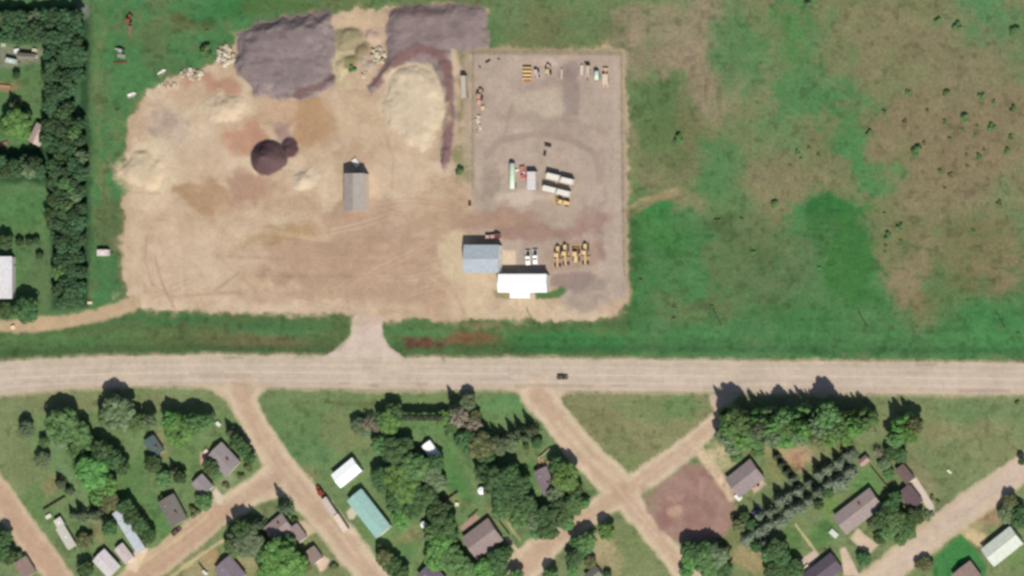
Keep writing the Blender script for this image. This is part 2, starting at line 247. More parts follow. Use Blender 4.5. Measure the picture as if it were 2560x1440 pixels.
# wheel tracks swinging about the yard and through the lot
tr = random.Random(21)
for k in range(64):
    x, y = tr.uniform(340, 1540), tr.uniform(420, 780) if k < 44 else tr.uniform(160, 560)
    if k >= 44: x = tr.uniform(1200, 1540)
    h_ = tr.choice([0, 0, .15, -.15, .6, 2.6, -.8, 1.5]) + tr.uniform(-.2, .2); cv = tr.uniform(-.05, .05); pts = []
    for i in range(tr.randint(8, 16)):
        pts.append((x, y)); x += 16 * math.cos(h_); y += 16 * math.sin(h_); h_ += cv
    col = (168, 140, 114) if tr.random() < .6 else (206, 184, 154); al = tr.uniform(.2, .5)
    for o in (0, 11): Ln([(px_ + o * .4, py_ + o) for px_, py_ in pts if 320 < px_ < 1545 and py_ < 780] or [(500, 600), (501, 600)], 4, col, 2.5, 1, al)
# fenced equipment lot, greyer gravel
P([(1183, 132), (1556, 134), (1562, 560), (1566, 740), (1480, 770), (1400, 760), (1385, 690), (1260, 660), (1255, 600), (1190, 590), (1182, 470)], (178, 160, 141), 10, 6)
lot = crop(1180, 130, 1570, 780)
blend_noise(fbm(60, 95, 4), 0.1, 0.9, (168, 150, 132), .55, lot); blend_noise(fbm(30, 97, 3), 0.35, 1, (190, 172, 150), .5, lot)
for (x, y, rx, ry, rot, c, a) in [
    (1350, 265, 65, 38, 0, (184, 168, 144), .9), (1425, 230, 18, 70, 0, (150, 134, 122), .85), (1425, 180, 24, 26, 0, (144, 126, 116), .7), (1360, 205, 60, 18, 0, (160, 142, 126), .7), (1400, 500, 70, 70, 0, (172, 154, 132), .5), (1225, 460, 24, 60, 0, (156, 140, 122), .7),
    (1380, 310, 120, 20, -8, (160, 142, 124), .6), (1270, 545, 90, 30, 0, (166, 134, 112), .8), (1330, 575, 130, 22, -4, (158, 128, 110), .85), (1470, 560, 60, 20, 24, (160, 130, 114), .8), (1480, 540, 26, 30, 20, (164, 136, 122), .7), (1200, 555, 90, 14, 0, (172, 142, 118), .7),
    (1500, 620, 16, 32, 0, (146, 118, 106), .8), (1430, 640, 70, 40, 0, (170, 144, 122), .7), (1430, 700, 60, 26, 0, (146, 126, 114), .8), (1450, 720, 24, 20, 0, (148, 132, 120), .7), (1500, 705, 26, 18, 0, (150, 136, 122), .7), (1455, 765, 26, 14, 10, (160, 144, 128), .7), (1490, 760, 20, 12, 0, (160, 142, 126), .6), (1510, 740, 24, 14, 0, (158, 142, 126), .6),
    (1300, 490, 60, 14, 0, (204, 186, 164), .8), (1230, 640, 26, 60, 0, (180, 160, 134), .5), (1380, 435, 40, 26, 0, (172, 158, 136), .5), (1330, 630, 30, 36, 0, (166, 148, 130), .8), (1384, 158, 14, 7, 0, (205, 184, 168), .9), (1340, 150, 50, 7, 0, (190, 170, 150), .6)]:
    El(x, y, rx, ry, c, rot, 8, 8, a)
for pts, w, c, a in [([(1172, 128), (1558, 130)], 16, (152, 140, 110), .8), ([(1556, 130), (1560, 560), (1566, 700)], 14, (168, 152, 122), .8), ([(1184, 130), (1183, 470)], 5, (150, 134, 112), .6), ([(1168, 150), (1166, 400)], 18, (172, 156, 132), .7),
    ([(1216, 390), (1250, 350), (1330, 335), (1420, 345), (1490, 385), (1500, 450)], 16, (154, 136, 120), .6), ([(1270, 300), (1280, 260)], 6, (158, 140, 122), .7), ([(1262, 340), (1272, 290)], 5, (158, 140, 122), .6), ([(1505, 370), (1515, 500), (1470, 560)], 10, (160, 142, 126), .5),
    ([(1540, 150), (1545, 640)], 16, (186, 168, 148), .5), ([(1385, 680), (1560, 668)], 8, (184, 166, 146), .6), ([(1190, 400), (1200, 480), (1230, 510), (1300, 515)], 8, (186, 166, 140), .5), ([(1560, 528), (1600, 505), (1690, 478)], 14, (158, 140, 104), .75), ([(1570, 540), (1640, 500), (1700, 485)], 8, (150, 128, 96), .7),
    ([(368, 590), (362, 650), (380, 710), (430, 742), (520, 735), (600, 730)], 5, (166, 140, 116), .6), ([(540, 725), (600, 680)], 6, (162, 138, 112), .6), ([(640, 690), (900, 690), (960, 685)], 5, (166, 138, 112), .5), ([(340, 480), (400, 484)], 6, (140, 128, 94), .7), ([(640, 610), (900, 610)], 6, (168, 140, 112), .5),
    ([(700, 650), (1080, 640)], 10, (190, 164, 134), .35), ([(560, 640), (900, 655), (1060, 660)], 6, (170, 142, 116), .5), ([(900, 760), (880, 700), (930, 600), (1100, 545), (1250, 560)], 30, (170, 142, 114), .35), ([(360, 560), (560, 560), (800, 600)], 12, (196, 170, 138), .5),
    ([(980, 470), (985, 400), (960, 330)], 8, (176, 150, 122), .5), ([(840, 560), (800, 540), (740, 470)], 12, (176, 148, 120), .5), ([(1150, 800), (1120, 730), (1075, 690)], 9, (200, 172, 144), .5), ([(1170, 800), (1140, 740)], 5, (170, 146, 118), .5)]:
    Ln(pts, w, c, 4, 3, a)
# grass strip by the white office
P([(1230, 725), (1290, 735), (1290, 748), (1240, 744)], (138, 132, 92), 5, 3, .8); P([(1335, 725), (1375, 728), (1405, 716), (1415, 728), (1400, 745), (1338, 750)], (84, 118, 68), 5, 3)
# ---- stockpiles (their own objects)
PILES = []
def pile(sd, label, cat='gravel pile', name='gravel_pile'):
    k = 20 + len(PILES); REG[sd[0]][sd[1] > 0] = k; PILES.append((k, name, label, cat)); return k
heap_big = P([(590, 90), (640, 62), (740, 44), (828, 30), (838, 110), (834, 215), (790, 240), (700, 252), (640, 240), (605, 205), (586, 170)], (139, 125, 120), 5, 9)
ss = heap_big[0]; mm = sstep(0, 8, heap_big[1])
mix(ss, .7 * mm * sstep(.1, .8, fbm(50, 101, 4, 16)[ss]), (116, 101, 97)); Ln([(640, 66), (740, 46), (826, 34)], 22, (112, 96, 98), 7, 4, .8); Ln([(650, 148), (700, 152), (750, 146)], 12, (110, 92, 92), 5, 5, .7); Ln([(745, 238), (800, 218), (832, 190)], 16, (104, 78, 74), 4, 4, .75); mix(ss, .55 * mm * sstep(.2, .9, fbm(40, 104, 4, 14)[ss]), (162, 146, 136))  # shade of the north rim and south-east face painted in as dark bands
El(668, 214, 26, 8, (176, 158, 146), 0, 6, 6, .6); El(610, 214, 16, 8, (174, 156, 142), 0, 6, 6, .5); El(740, 150, 60, 24, (150, 134, 128), 0, 12, 12, .6)
heap(heap_big, 3.2, .10, .18, 3); pile(heap_big, 'large flat-topped mauve gravel stockpile by the upper left edge of the dirt yard')
h2 = P([(962, 80), (975, 30), (1020, 8), (1100, 12), (1200, 16), (1222, 40), (1226, 118), (1180, 126), (1128, 125), (1137, 200), (1138, 300), (1130, 380), (1112, 428), (1103, 420), (1104, 350), (1112, 270), (1104, 215), (1080, 165), (1040, 152),
        (1000, 170), (960, 215), (930, 238), (918, 215), (950, 170), (970, 130)], (141, 125, 119), 5, 7)
ss = h2[0]; mm = sstep(0, 8, h2[1])
mix(ss, .6 * mm * sstep(.1, .8, fbm(40, 111, 4, 16)[ss]), (126, 110, 105)); mix(ss, .5 * mm * sstep(.3, .9, fbm(30, 113, 4, 14)[ss]), (152, 134, 124))
Ln([(945, 205), (1000, 150), (1050, 118), (1100, 135), (1120, 170)], 26, (124, 92, 88), 6, 4, .8); Ln([(1122, 170), (1124, 300), (1116, 400)], 20, (126, 94, 88), 5, 3, .85); El(1040, 26, 70, 14, (116, 96, 92), 0, 7, 5, .7)
heap(h2, 1.9, .08, .22, 3); pile(h2, 'sprawling mauve gravel stockpile with two long arms curving round pale sand')
h3 = El(672, 390, 47, 46, (102, 80, 79), 0, 3, 2.6, 1); s3, d3 = h3
s3b, d3b = El(722, 366, 25, 27, (88, 67, 66), 0, 3, 3, 1)
heap(h3, 8.0, .17, .12, 1.0); heap((s3b, d3b), 4.2, .17, .05, 1.0); El(706, 330, 26, 24, (138, 112, 108), 0, 8, 8, .6); El(690, 312, 14, 16, (146, 120, 116), 0, 6, 6, .5)
k3 = pile(h3, 'dark round cone of crushed stone standing alone in the dirt yard'); REG[s3b][d3b > 0] = k3
for (x, y, rx, ry, c, hm, lab) in [(555, 265, 56, 36, (206, 186, 154), 2.4, 'pale oval sand heap below the large mauve stockpile'), (752, 447, 34, 30, (206, 188, 158), 2.6, 'small round pale sand heap beside the dark stone cone'),
        (1034, 268, 76, 98, (207, 189, 158), 1.8, 'broad pale sand heap inside the curve of the mauve gravel'), (366, 430, 52, 46, (210, 190, 156), 1.8, 'pale sand heap at the far left rim of the dirt yard')]:
    El(x - 8, y + 14, rx + 14, ry + 10, (200, 178, 146), 0, 14, 12, .6); h = El(x, y, rx, ry, c, 0, 9, 9, .9); heap(h, hm, .07, .06, 4); pile(h, lab, 'sand pile', 'sand_pile')
# ---- small spoil mounds between the two mauve piles
for (x, y, rx, ry, c, hm) in [(876, 95, 30, 26, (150, 140, 106), 1.4), (932, 92, 22, 20, (198, 172, 148), 1.2), (862, 175, 22, 30, (196, 182, 140), 1.3), (905, 130, 20, 22, (140, 124, 92), .9), (880, 160, 18, 14, (122, 118, 78), .8), (930, 160, 18, 20, (176, 160, 140), .9)]:
    h = El(x, y, rx, ry, c, 0, 7, 7, .85); heap(h, hm, .09, .1, 2)
# ---- roads
HT = [(-300, 925), (0, 904), (100, 898), (250, 891), (500, 887), (800, 889), (1000, 894), (1300, 896), (1600, 899), (2000, 904), (2560, 908), (2900, 910)]
HB = [(2900, 990), (2560, 986), (2200, 983), (1800, 979), (1500, 976), (1300, 973), (1000, 973), (700, 967), (400, 963), (250, 967), (100, 977), (0, 989), (-300, 1030)]
def xs_edge(E, dy): return [(x, y + dy) for x, y in E]
P(xs_edge(HT, -6) + xs_edge(HB, 8), (166, 152, 122), 5, 5, .8)
P(HT + HB, (199, 182, 160), 3, 2, 1, R_HWY)
# flares and streets: (points, widths, centre colour)
DIRT = []
CORES = []
def street(pts, w, reg, core=(186, 156, 128), edge=(207, 187, 156), cw=.56, f=6):
    ws = w if isinstance(w, list) else [w] * len(pts)
    Ln(pts, [q + 12 for q in ws], (170, 154, 116), 6, 5, .6)
    ws = [q * 1.24 for q in ws]; Ln(pts, ws, edge, f, 4, 1, reg); CORES.append((pts, [q * cw for q in ws], core))
R_S1, R_S2, R_S3, R_S4, R_S5, R_S6, R_ACC = range(7, 14)
street([(560, 1274), (450, 1362), (340, 1446), (250, 1520)], [52, 54, 56, 56], R_S2, (178, 146, 118), (203, 181, 148), .78)
street([(-60, 1150), (0, 1240), (60, 1325), (140, 1432), (220, 1540)], 52, R_S3, (180, 147, 121), (203, 181, 148), .76)
street([(1790, 1050), (1720, 1118), (1640, 1176), (1560, 1230), (1490, 1276), (1420, 1322), (1360, 1368), (1310, 1415), (1270, 1470)], [30, 44, 46, 46, 44, 44, 62, 70, 60], R_S5)
street([(2660, 1100), (2560, 1172), (2480, 1228), (2400, 1284), (2300, 1362), (2200, 1440), (2100, 1520)], [56, 56, 58, 62, 60, 60, 60], R_S6, (204, 184, 162), (198, 178, 148), .7)
P([(505, 962), (672, 966), (642, 992), (646, 1040), (590, 1044), (566, 1002)], (201, 180, 148), 6, 3, 1, R_S1)
street([(605, 975), (612, 1010), (640, 1066), (672, 1120), (704, 1170), (750, 1228), (806, 1290), (872, 1368), (930, 1440), (990, 1520)], [80, 52, 50, 50, 58, 62, 62, 62, 60, 60], R_S1)
street([(690, 1200), (640, 1226), (560, 1276)], [70, 54, 52], R_S2)
P([(1264, 970), (1420, 974), (1396, 1000), (1440, 1060), (1400, 1070), (1350, 1030), (1330, 1000)], (201, 180, 150), 6, 3, 1, R_S4)
street([(1345, 985), (1378, 1030), (1440, 1110), (1500, 1172), (1548, 1222)], [70, 54, 60, 62, 66], R_S4)
Ln([(1400, 1060), (1470, 1140), (1540, 1195)], 18, (206, 186, 152), 6, 3, .7)
street([(1548, 1222), (1600, 1290), (1655, 1356), (1720, 1440), (1780, 1520)], [56, 46, 44, 44, 44], R_S4)
P([(1776, 980), (1850, 984), (1830, 1010), (1790, 1040), (1770, 1000)], (200, 180, 152), 6, 3, 1, R_S5)
street([(-120, 822), (0, 816), (100, 812), (200, 797), (290, 776), (330, 758)], [16, 18, 24, 24, 22, 30], R_ACC, (188, 160, 126), (190, 168, 132))
P([(884, 786), (957, 790), (956, 836), (974, 868), (1016, 897), (808, 893), (852, 866), (880, 836)], (205, 186, 166), 4, 3, 1, R_DRIVE)
Ln([(884, 800), (880, 838), (850, 868)], 8, (196, 182, 150), 4, 2, .8); El(905, 820, 16, 24, (192, 172, 152), 0, 8, 5, .6); El(925, 800, 40, 14, (190, 166, 142), 0, 8, 5, .7)
for pts_, ws_, core_ in CORES: Ln(pts_, ws_, core_, 11, 6, .7)
Ln([(1395, 1056), (1470, 1142), (1545, 1200)], 17, (206, 186, 152), 6, 3, .75)
# highway wear
hw = crop(-300, 880, 2862, 1000); inh = (REG[hw] == R_HWY)
mix(hw, .5 * sstep(.1, .9, fbm(160, 121, 4, 12)[hw]) * inh, (206, 188, 170)); mix(hw, .5 * sstep(.15, .9, fbm(120, 127, 4, 8)[hw]) * inh, (190, 174, 150))
for pts, w, c, a in [(xs_edge(HT, 12), 16, (192, 178, 152), .6), (xs_edge(HB, -8), 10, (192, 174, 148), .6), ([(480, 939), (622, 938)], 14, (184, 167, 148), .75), ([(560, 894), (605, 894)], 8, (158, 146, 124), .8), ([(740, 893), (780, 893)], 7, (160, 148, 124), .7), ([(1200, 946), (1300, 948)], 10, (190, 172, 154), .6),
    ([(850, 958), (872, 958)], 6, (164, 144, 120), .7), ([(925, 963), (942, 964)], 6, (150, 130, 104), .7), ([(985, 961), (1040, 960)], 6, (164, 144, 122), .7), ([(1290, 965), (1310, 967)], 8, (164, 148, 120), .7), ([(1320, 962), (1480, 965)], 7, (170, 154, 124), .7), ([(1530, 964), (1568, 964)], 7, (162, 144, 120), .7),
    ([(2060, 911), (2150, 912)], 8, (182, 166, 142), .6), ([(2290, 912), (2340, 912)], 8, (164, 148, 128), .7), ([(2400, 976), (2520, 977)], 8, (166, 146, 124), .7), ([(60, 915), (200, 908)], 10, (196, 182, 156), .5), ([(1110, 900), (1108, 896)], 8, (150, 140, 108), .7), ([(580, 958), (600, 960), (626, 962)], 7, (168, 150, 122), .6)]:
    Ln(pts, w, c, 3, 2, a)
tr = random.Random(5)
MIDL = [(-300, 972), (0, 949), (150, 940), (300, 934), (480, 931), (1000, 933), (1500, 938), (2100, 942), (2900, 952)]
for dy, cl_, al in [(-26, (188, 170, 146), .45), (-12, (190, 172, 150), .4), (13, (188, 168, 148), .45), (27, (190, 172, 150), .4), (-19, (208, 192, 170), .4), (20, (208, 190, 172), .4)]:
    Ln([(x, y + dy) for x, y in MIDL], 5, cl_, 3, 2, al)
for k in range(46):
    x = tr.uniform(0, 2560); y = float(np.interp(x, [p[0] for p in MIDL], [p[1] for p in MIDL])) + tr.uniform(-36, 32); w_ = tr.uniform(10, 70)
    Ln([(x, y), (x + w_, y + tr.uniform(-1, 1))], tr.choice([4, 4, 6, 10]), tr.choice([(176, 158, 134), (184, 166, 144), (210, 194, 172)]), 2.5, 1, tr.uniform(.3, .6))
for k in range(26):
    x = tr.uniform(0, 2560); y = float(np.interp(x, [p[0] for p in MIDL], [p[1] for p in MIDL])) - 36; Ln([(x, y), (x + tr.uniform(-4, 4), y + tr.uniform(20, 70))], 3, (176, 160, 138), 2, 1, .35)
# reddish gravel lot in the village, concrete pads, drives
P([(1612, 1245), (1650, 1215), (1715, 1165), (1745, 1158), (1775, 1180), (1805, 1215), (1836, 1262), (1838, 1310), (1800, 1345), (1710, 1362), (1680, 1350), (1640, 1310), (1614, 1275)], (160, 130, 114), 6, 6, 1, R_LOT)
rl = crop(1600, 1150, 1850, 1370); inl = REG[rl] == R_LOT
mix(rl, .7 * sstep(.0, .8, fbm(40, 131, 4)[rl]) * inl, (148, 110, 100)); mix(rl, .6 * sstep(.3, .9, fbm(26, 137, 3)[rl]) * inl, (176, 142, 126))
El(1690, 1278, 18, 12, (186, 156, 128), 0, 6, 5, .8); El(1660, 1300, 18, 18, (140, 104, 96), 0, 8, 5, .7); El(1630, 1245, 16, 36, (138, 126, 96), 30, 8, 4, .6); El(1740, 1170, 30, 12, (150, 122, 104), 0, 8, 4, .6)
Ln([(1750, 1130), (1790, 1180), (1830, 1240)], 28, (205, 178, 150), 6, 3, .9); El(1790, 1130, 36, 24, (196, 178, 140), 20, 10, 6, .8); El(1812, 1160, 26, 22, (176, 166, 124), 20, 10, 6, .7)
PADS = [([(1256, 626), (1290, 626), (1290, 662), (1256, 663)], (212, 194, 162), 'concrete_pad', 'square cream concrete pad between the blue shed and the white office'),
        ([(866, 1280), (880, 1268), (894, 1282), (884, 1298), (872, 1298)], (208, 200, 172), 'concrete_apron', 'pale concrete apron before the side of the teal shed'),
        ([(530, 1232), (540, 1218), (562, 1246), (556, 1262), (544, 1260)], (206, 192, 166), 'driveway', 'pale concrete driveway from the small grey garage to the dirt street'),
        ([(2276, 1200), (2290, 1192), (2334, 1262), (2336, 1284), (2322, 1280), (2300, 1240)], (212, 196, 176), 'driveway', 'long pale concrete driveway beside the brown garage in the right-hand block'),
        ([(788, 1404), (804, 1386), (824, 1400), (812, 1424), (800, 1430)], (216, 188, 164), 'driveway', 'pinkish concrete drive beside the small brown house'),
        ([(1262, 1344), (1270, 1340), (1308, 1390), (1302, 1396)], (210, 186, 156), 'walkway', 'narrow concrete walk leading off the large brown house'),
        ([(2126, 1346), (2144, 1322), (2196, 1362), (2176, 1384), (2150, 1370)], (204, 184, 154), 'driveway', 'broad tan driveway below the largest brown house'),
        ([(2100, 1374), (2112, 1366), (2150, 1440), (2110, 1440)], (204, 182, 156), 'driveway', 'narrow tan driveway running down beside the dark purple roof'),
        ([(335, 1380), (372, 1370), (366, 1384), (342, 1430), (312, 1420)], (216, 192, 160), 'driveway', 'cream driveway at the end of the long white mobile home'),
        ([(1150, 1318), (1190, 1286), (1200, 1296), (1158, 1330)], (176, 142, 126), 'patio', 'pinkish patio along the upper side of the large brown house'),
        ([(1878, 1212), (1904, 1196), (1916, 1210), (1884, 1236)], (196, 168, 146), 'patio', 'pinkish patio with two dark chairs beside the grey house'),
        ([(1986, 1312), (1990, 1309), (2045, 1381), (2040, 1385)], (196, 184, 134), 'walkway', 'thin straight pale walk crossing the bright lawn'),
        ([(2000, 1400), (2034, 1374), (2048, 1388), (2020, 1426), (2006, 1424)], (206, 184, 164), 'patio', 'pale patio beside the dark purple roof at the bottom edge'),
        ([(500, 1162), (518, 1150), (520, 1136), (502, 1130)], (206, 170, 144), 'patio', 'small pinkish patio at the upper left of the grey house'),
        ([(715, 1312), (762, 1300), (790, 1330), (764, 1344)], (204, 184, 150), 'driveway', 'pale drive from the brown house to the street with the red truck')]
for k, (pts, c, n, l) in enumerate(PADS): P(pts, c, 2.5, 1, 1, 40 + k)
P([(2326, 1402), (2368, 1362), (2406, 1336), (2432, 1366), (2466, 1414), (2458, 1450), (2330, 1450)], (62, 120, 64), 6, 4, .95)
P([(2396, 1330), (2420, 1316), (2462, 1340), (2462, 1372), (2440, 1366)], (196, 172, 134), 6, 4, .8)
for pts, w, c, a in [([(2340, 1330), (2440, 1262), (2540, 1196)], 8, (190, 172, 150), .5), ([(2260, 1400), (2360, 1326)], 6, (212, 194, 170), .5), ([(820, 1300), (900, 1400)], 9, (208, 186, 156), .5), ([(640, 1060), (700, 1160), (770, 1250)], 8, (206, 184, 154), .45), ([(420, 1390), (540, 1296)], 8, (196, 166, 138), .5), ([(1480, 1150), (1540, 1215), (1640, 1340)], 7, (206, 184, 154), .5), ([(1600, 1205), (1740, 1106)], 7, (206, 184, 154), .5), ([(1400, 1330), (1500, 1270)], 8, (204, 180, 150), .5)]: Ln(pts, w, c, 4, 4, a)
for pts, w, c, a in [([(350, 1412), (470, 1330), (520, 1290)], 7, (206, 184, 140), .7), ([(430, 1440), (520, 1376), (560, 1350)], 9, (200, 178, 138), .6), ([(2330, 1300), (2230, 1370), (2170, 1430)], 6, (190, 172, 128), .6), ([(1270, 1310), (1300, 1350)], 6, (196, 170, 136), .5), ([(560, 1262), (600, 1222)], 6, (206, 190, 148), .6)]:
    Ln(pts, w, c, 3, 2, a)
# soft mottling over everything, ground relief
gr_ = (REG == 0)[..., None]
COLR = np.where(gr_, COLR * np.where(PY[..., None] > 950, 1.14, np.where(PX[..., None] > 1575, 1.06, 1.0)) * np.array((1.0, 1.02, 1.0)), COLR * np.array((1.0, 1.0, 1.04)))
TUFT = fbm(12, 161, 3); spots = sstep(.45, .8, fbm(16, 163, 2)) * (REG == 0)
COLR *= (1 - .22 * spots)[..., None]
mot = 1 + 0.05 * fbm(30, 141, 4) + 0.045 * fbm(10, 149, 3) + 0.035 * NC + .07 * TUFT * (REG == 0) + .045 * TUFT * (REG != 0) + .05 * fbm(40, 165, 3, 8) * (REG == 0)
COLR *= mot[..., None]; COLR = np.clip(COLR, 0.004, 0.95)
HGT += 0.10 * NA * (REG == R_FIELD) + 0.05 * NB * (REG < 2)
for pts, w, dep in [([(-300, 880), (300, 852), (840, 850)], 60, .7), ([(990, 850), (1300, 852), (2900, 862)], 60, .7), ([(820, 1014), (900, 1016)], 10, .5)]:
    s, d = line_sd(pts, w, 4, 3); HGT[s] -= dep * sstep(0, 24, d)
edge = np.minimum(np.minimum(PX - X0, X1 - PX), np.minimum(PY - Y0, Y1 - PY)); HGT *= sstep(0, 60, edge)
u = (PX - 1280) * M; v = (720 - PY) * M
tt = CAM[2] / (u * ST + DIST * CT)
WX = CAM[0] + tt * (u * CT - DIST * ST); WY = tt * v
def gz(px, py):
    i = min(NH - 1, max(0, int(round((py - Y0) / STEP)))); j = min(NW - 1, max(0, int(round((px - X0) / STEP))))
    return float(HGT[i, j])
# ------------------------------------------------------------------ materials
MATS = {}
def new_mat(name):
    m = bpy.data.materials.new(name); m.use_nodes = True
    return m, m.node_tree, m.node_tree.nodes['Principled BSDF']
def ground_mat(name, scales, amt, bump, rough=0.95):
    m, t, b = new_mat(name); L = t.links.new
    a = t.nodes.new('ShaderNodeAttribute'); a.attribute_name = 'Col'
    co = t.nodes.new('ShaderNodeTexCoord'); last = a.outputs['Color']; h = None
    for i, (sc, am) in enumerate(zip(scales, amt)):
        n = t.nodes.new('ShaderNodeTexNoise'); n.inputs['Scale'].default_value = 1 / sc; n.inputs['Detail'].default_value = 3
        L(co.outputs['Object'], n.inputs['Vector'])
        r = t.nodes.new('ShaderNodeMapRange'); r.inputs['From Min'].default_value = .3; r.inputs['From Max'].default_value = .7
        r.inputs['To Min'].default_value = 1 - am; r.inputs['To Max'].default_value = 1 + am; L(n.outputs['Fac'], r.inputs['Value'])
        x = t.nodes.new('ShaderNodeVectorMath'); x.operation = 'SCALE'; L(last, x.inputs[0]); L(r.outputs[0], x.inputs['Scale']); last = x.outputs[0]; h = n
    L(last, b.inputs['Base Color']); b.inputs['Roughness'].default_value = rough; b.inputs['Specular IOR Level'].default_value = .15
    bp = t.nodes.new('ShaderNodeBump'); bp.inputs['Strength'].default_value = bump; bp.inputs['Distance'].default_value = .3
    L(h.outputs['Fac'], bp.inputs['Height']); L(bp.outputs[0], b.inputs['Normal'])
    return m
G_GRASS = ground_mat('meadow_grass', (9, 1.2), (.07, .15), .35)
G_DIRT = ground_mat('packed_dirt', (7, 1.0), (.04, .08), .18)
G_PILE = ground_mat('crushed_stone', (5, 1.0), (.05, .07), .22)
G_SAND = ground_mat('pale_sand', (6, 1.4), (.03, .03), .08)
G_ROAD = ground_mat('worn_asphalt', (12, 1.2), (.03, .05), .05)
def mat(rgb, rough=.7, var=.06, scale=1.5, metal=0.0, raw=False, spec=.3):
    key = (rgb, rough, var, scale, metal, raw)
    if key in MATS: return MATS[key]
    m, t, b = new_mat('paint_%d_%d_%d' % tuple(int(255 * min(1, c)) if raw else int(c) for c in rgb)); L = t.links.new
    c = rgb if raw else alb(rgb)
    co = t.nodes.new('ShaderNodeTexCoord'); n = t.nodes.new('ShaderNodeTexNoise'); n.inputs['Scale'].default_value = 1 / scale; n.inputs['Detail'].default_value = 4
    L(co.outputs['Object'], n.inputs['Vector'])
    r = t.nodes.new('ShaderNodeMapRange'); r.inputs['From Min'].default_value = .3; r.inputs['From Max'].default_value = .7
    r.inputs['To Min'].default_value = 1 - var; r.inputs['To Max'].default_value = 1 + var; L(n.outputs['Fac'], r.inputs['Value'])
    x = t.nodes.new('ShaderNodeVectorMath'); x.operation = 'SCALE'; x.inputs[0].default_value = c; L(r.outputs[0], x.inputs['Scale'])
    L(x.outputs[0], b.inputs['Base Color']); b.inputs['Roughness'].default_value = rough; b.inputs['Metallic'].default_value = metal
    b.inputs['Specular IOR Level'].default_value = spec
    MATS[key] = m; return m
GLASS = mat((.02, .025, .03), .1, .05, raw=True, spec=.5); RUBBER = mat((.018, .017, .016), .85, .1, raw=True)
DARK = mat((.03, .03, .03), .6, .1, raw=True); STEEL = mat((.35, .35, .35), .5, .08, raw=True); FENCE = mat((.26, .24, .21), .7, .1, raw=True); WHITE = mat((.78, .77, .74), .6, .04, raw=True)
WOOD = mat((.17, .12, .08), .85, .15, raw=True); TRUNK = mat((.10, .075, .055), .9, .2, raw=True)
def leaf_mat(name, c, var=.3, trans=.3):
    m, t, b = new_mat(name); L = t.links.new
    oi = t.nodes.new('ShaderNodeObjectInfo'); co = t.nodes.new('ShaderNodeTexCoord')
    n = t.nodes.new('ShaderNodeTexNoise'); n.inputs['Scale'].default_value = 3.0; n.inputs['Detail'].default_value = 3; L(co.outputs['Object'], n.inputs['Vector'])
    r = t.nodes.new('ShaderNodeMapRange'); r.inputs['From Min'].default_value = .3; r.inputs['From Max'].default_value = .7; r.inputs['To Min'].default_value = 1 - var; r.inputs['To Max'].default_value = 1 + var
    L(n.outputs['Fac'], r.inputs['Value'])
    hs = t.nodes.new('ShaderNodeHueSaturation'); hs.inputs['Color'].default_value = (*c, 1)
    r2 = t.nodes.new('ShaderNodeMapRange'); r2.inputs['To Min'].default_value = .475; r2.inputs['To Max'].default_value = .52; L(oi.outputs['Random'], r2.inputs['Value']); L(r2.outputs[0], hs.inputs['Hue'])
    r3 = t.nodes.new('ShaderNodeMath'); r3.operation = 'MULTIPLY_ADD'; L(oi.outputs['Random'], r3.inputs[0]); r3.inputs[1].default_value = .42; r3.inputs[2].default_value = .82
    mu = t.nodes.new('ShaderNodeMath'); mu.operation = 'MULTIPLY'; L(r.outputs[0], mu.inputs[0]); L(r3.outputs[0], mu.inputs[1]); L(mu.outputs[0], hs.inputs['Value'])
    L(hs.outputs[0], b.inputs['Base Color']); b.inputs['Roughness'].default_value = .75; b.inputs['Specular IOR Level'].default_value = .2
    tr = t.nodes.new('ShaderNodeBsdfTranslucent'); L(hs.outputs[0], tr.inputs[0]); ms = t.nodes.new('ShaderNodeMixShader'); ms.inputs[0].default_value = trans
    L(b.outputs[0], ms.inputs[1]); L(tr.outputs[0], ms.inputs[2]); L(ms.outputs[0], t.nodes['Material Output'].inputs[0])
    return m
LEAF = {'bright': leaf_mat('bright_leaves', (.135, .265, .075)), 'mid': leaf_mat('green_leaves', (.125, .225, .083)), 'dark': leaf_mat('dark_leaves', (.082, .150, .058)),
        'grey': leaf_mat('greyish_leaves', (.165, .225, .118)), 'olive': leaf_mat('olive_leaves', (.155, .175, .076)), 'dead': leaf_mat('bare_brown_twigs', (.27, .235, .17), .25, .05),
        'spruce': leaf_mat('blue_spruce_needles', (.155, .195, .135), .25, .1), 'conifer': leaf_mat('dark_needles', (.090, .122, .068), .25, .1), 'purple': leaf_mat('purple_leaves', (.11, .058, .056)),
        'wood': leaf_mat('shelterbelt_leaves', (.072, .140, .064))}

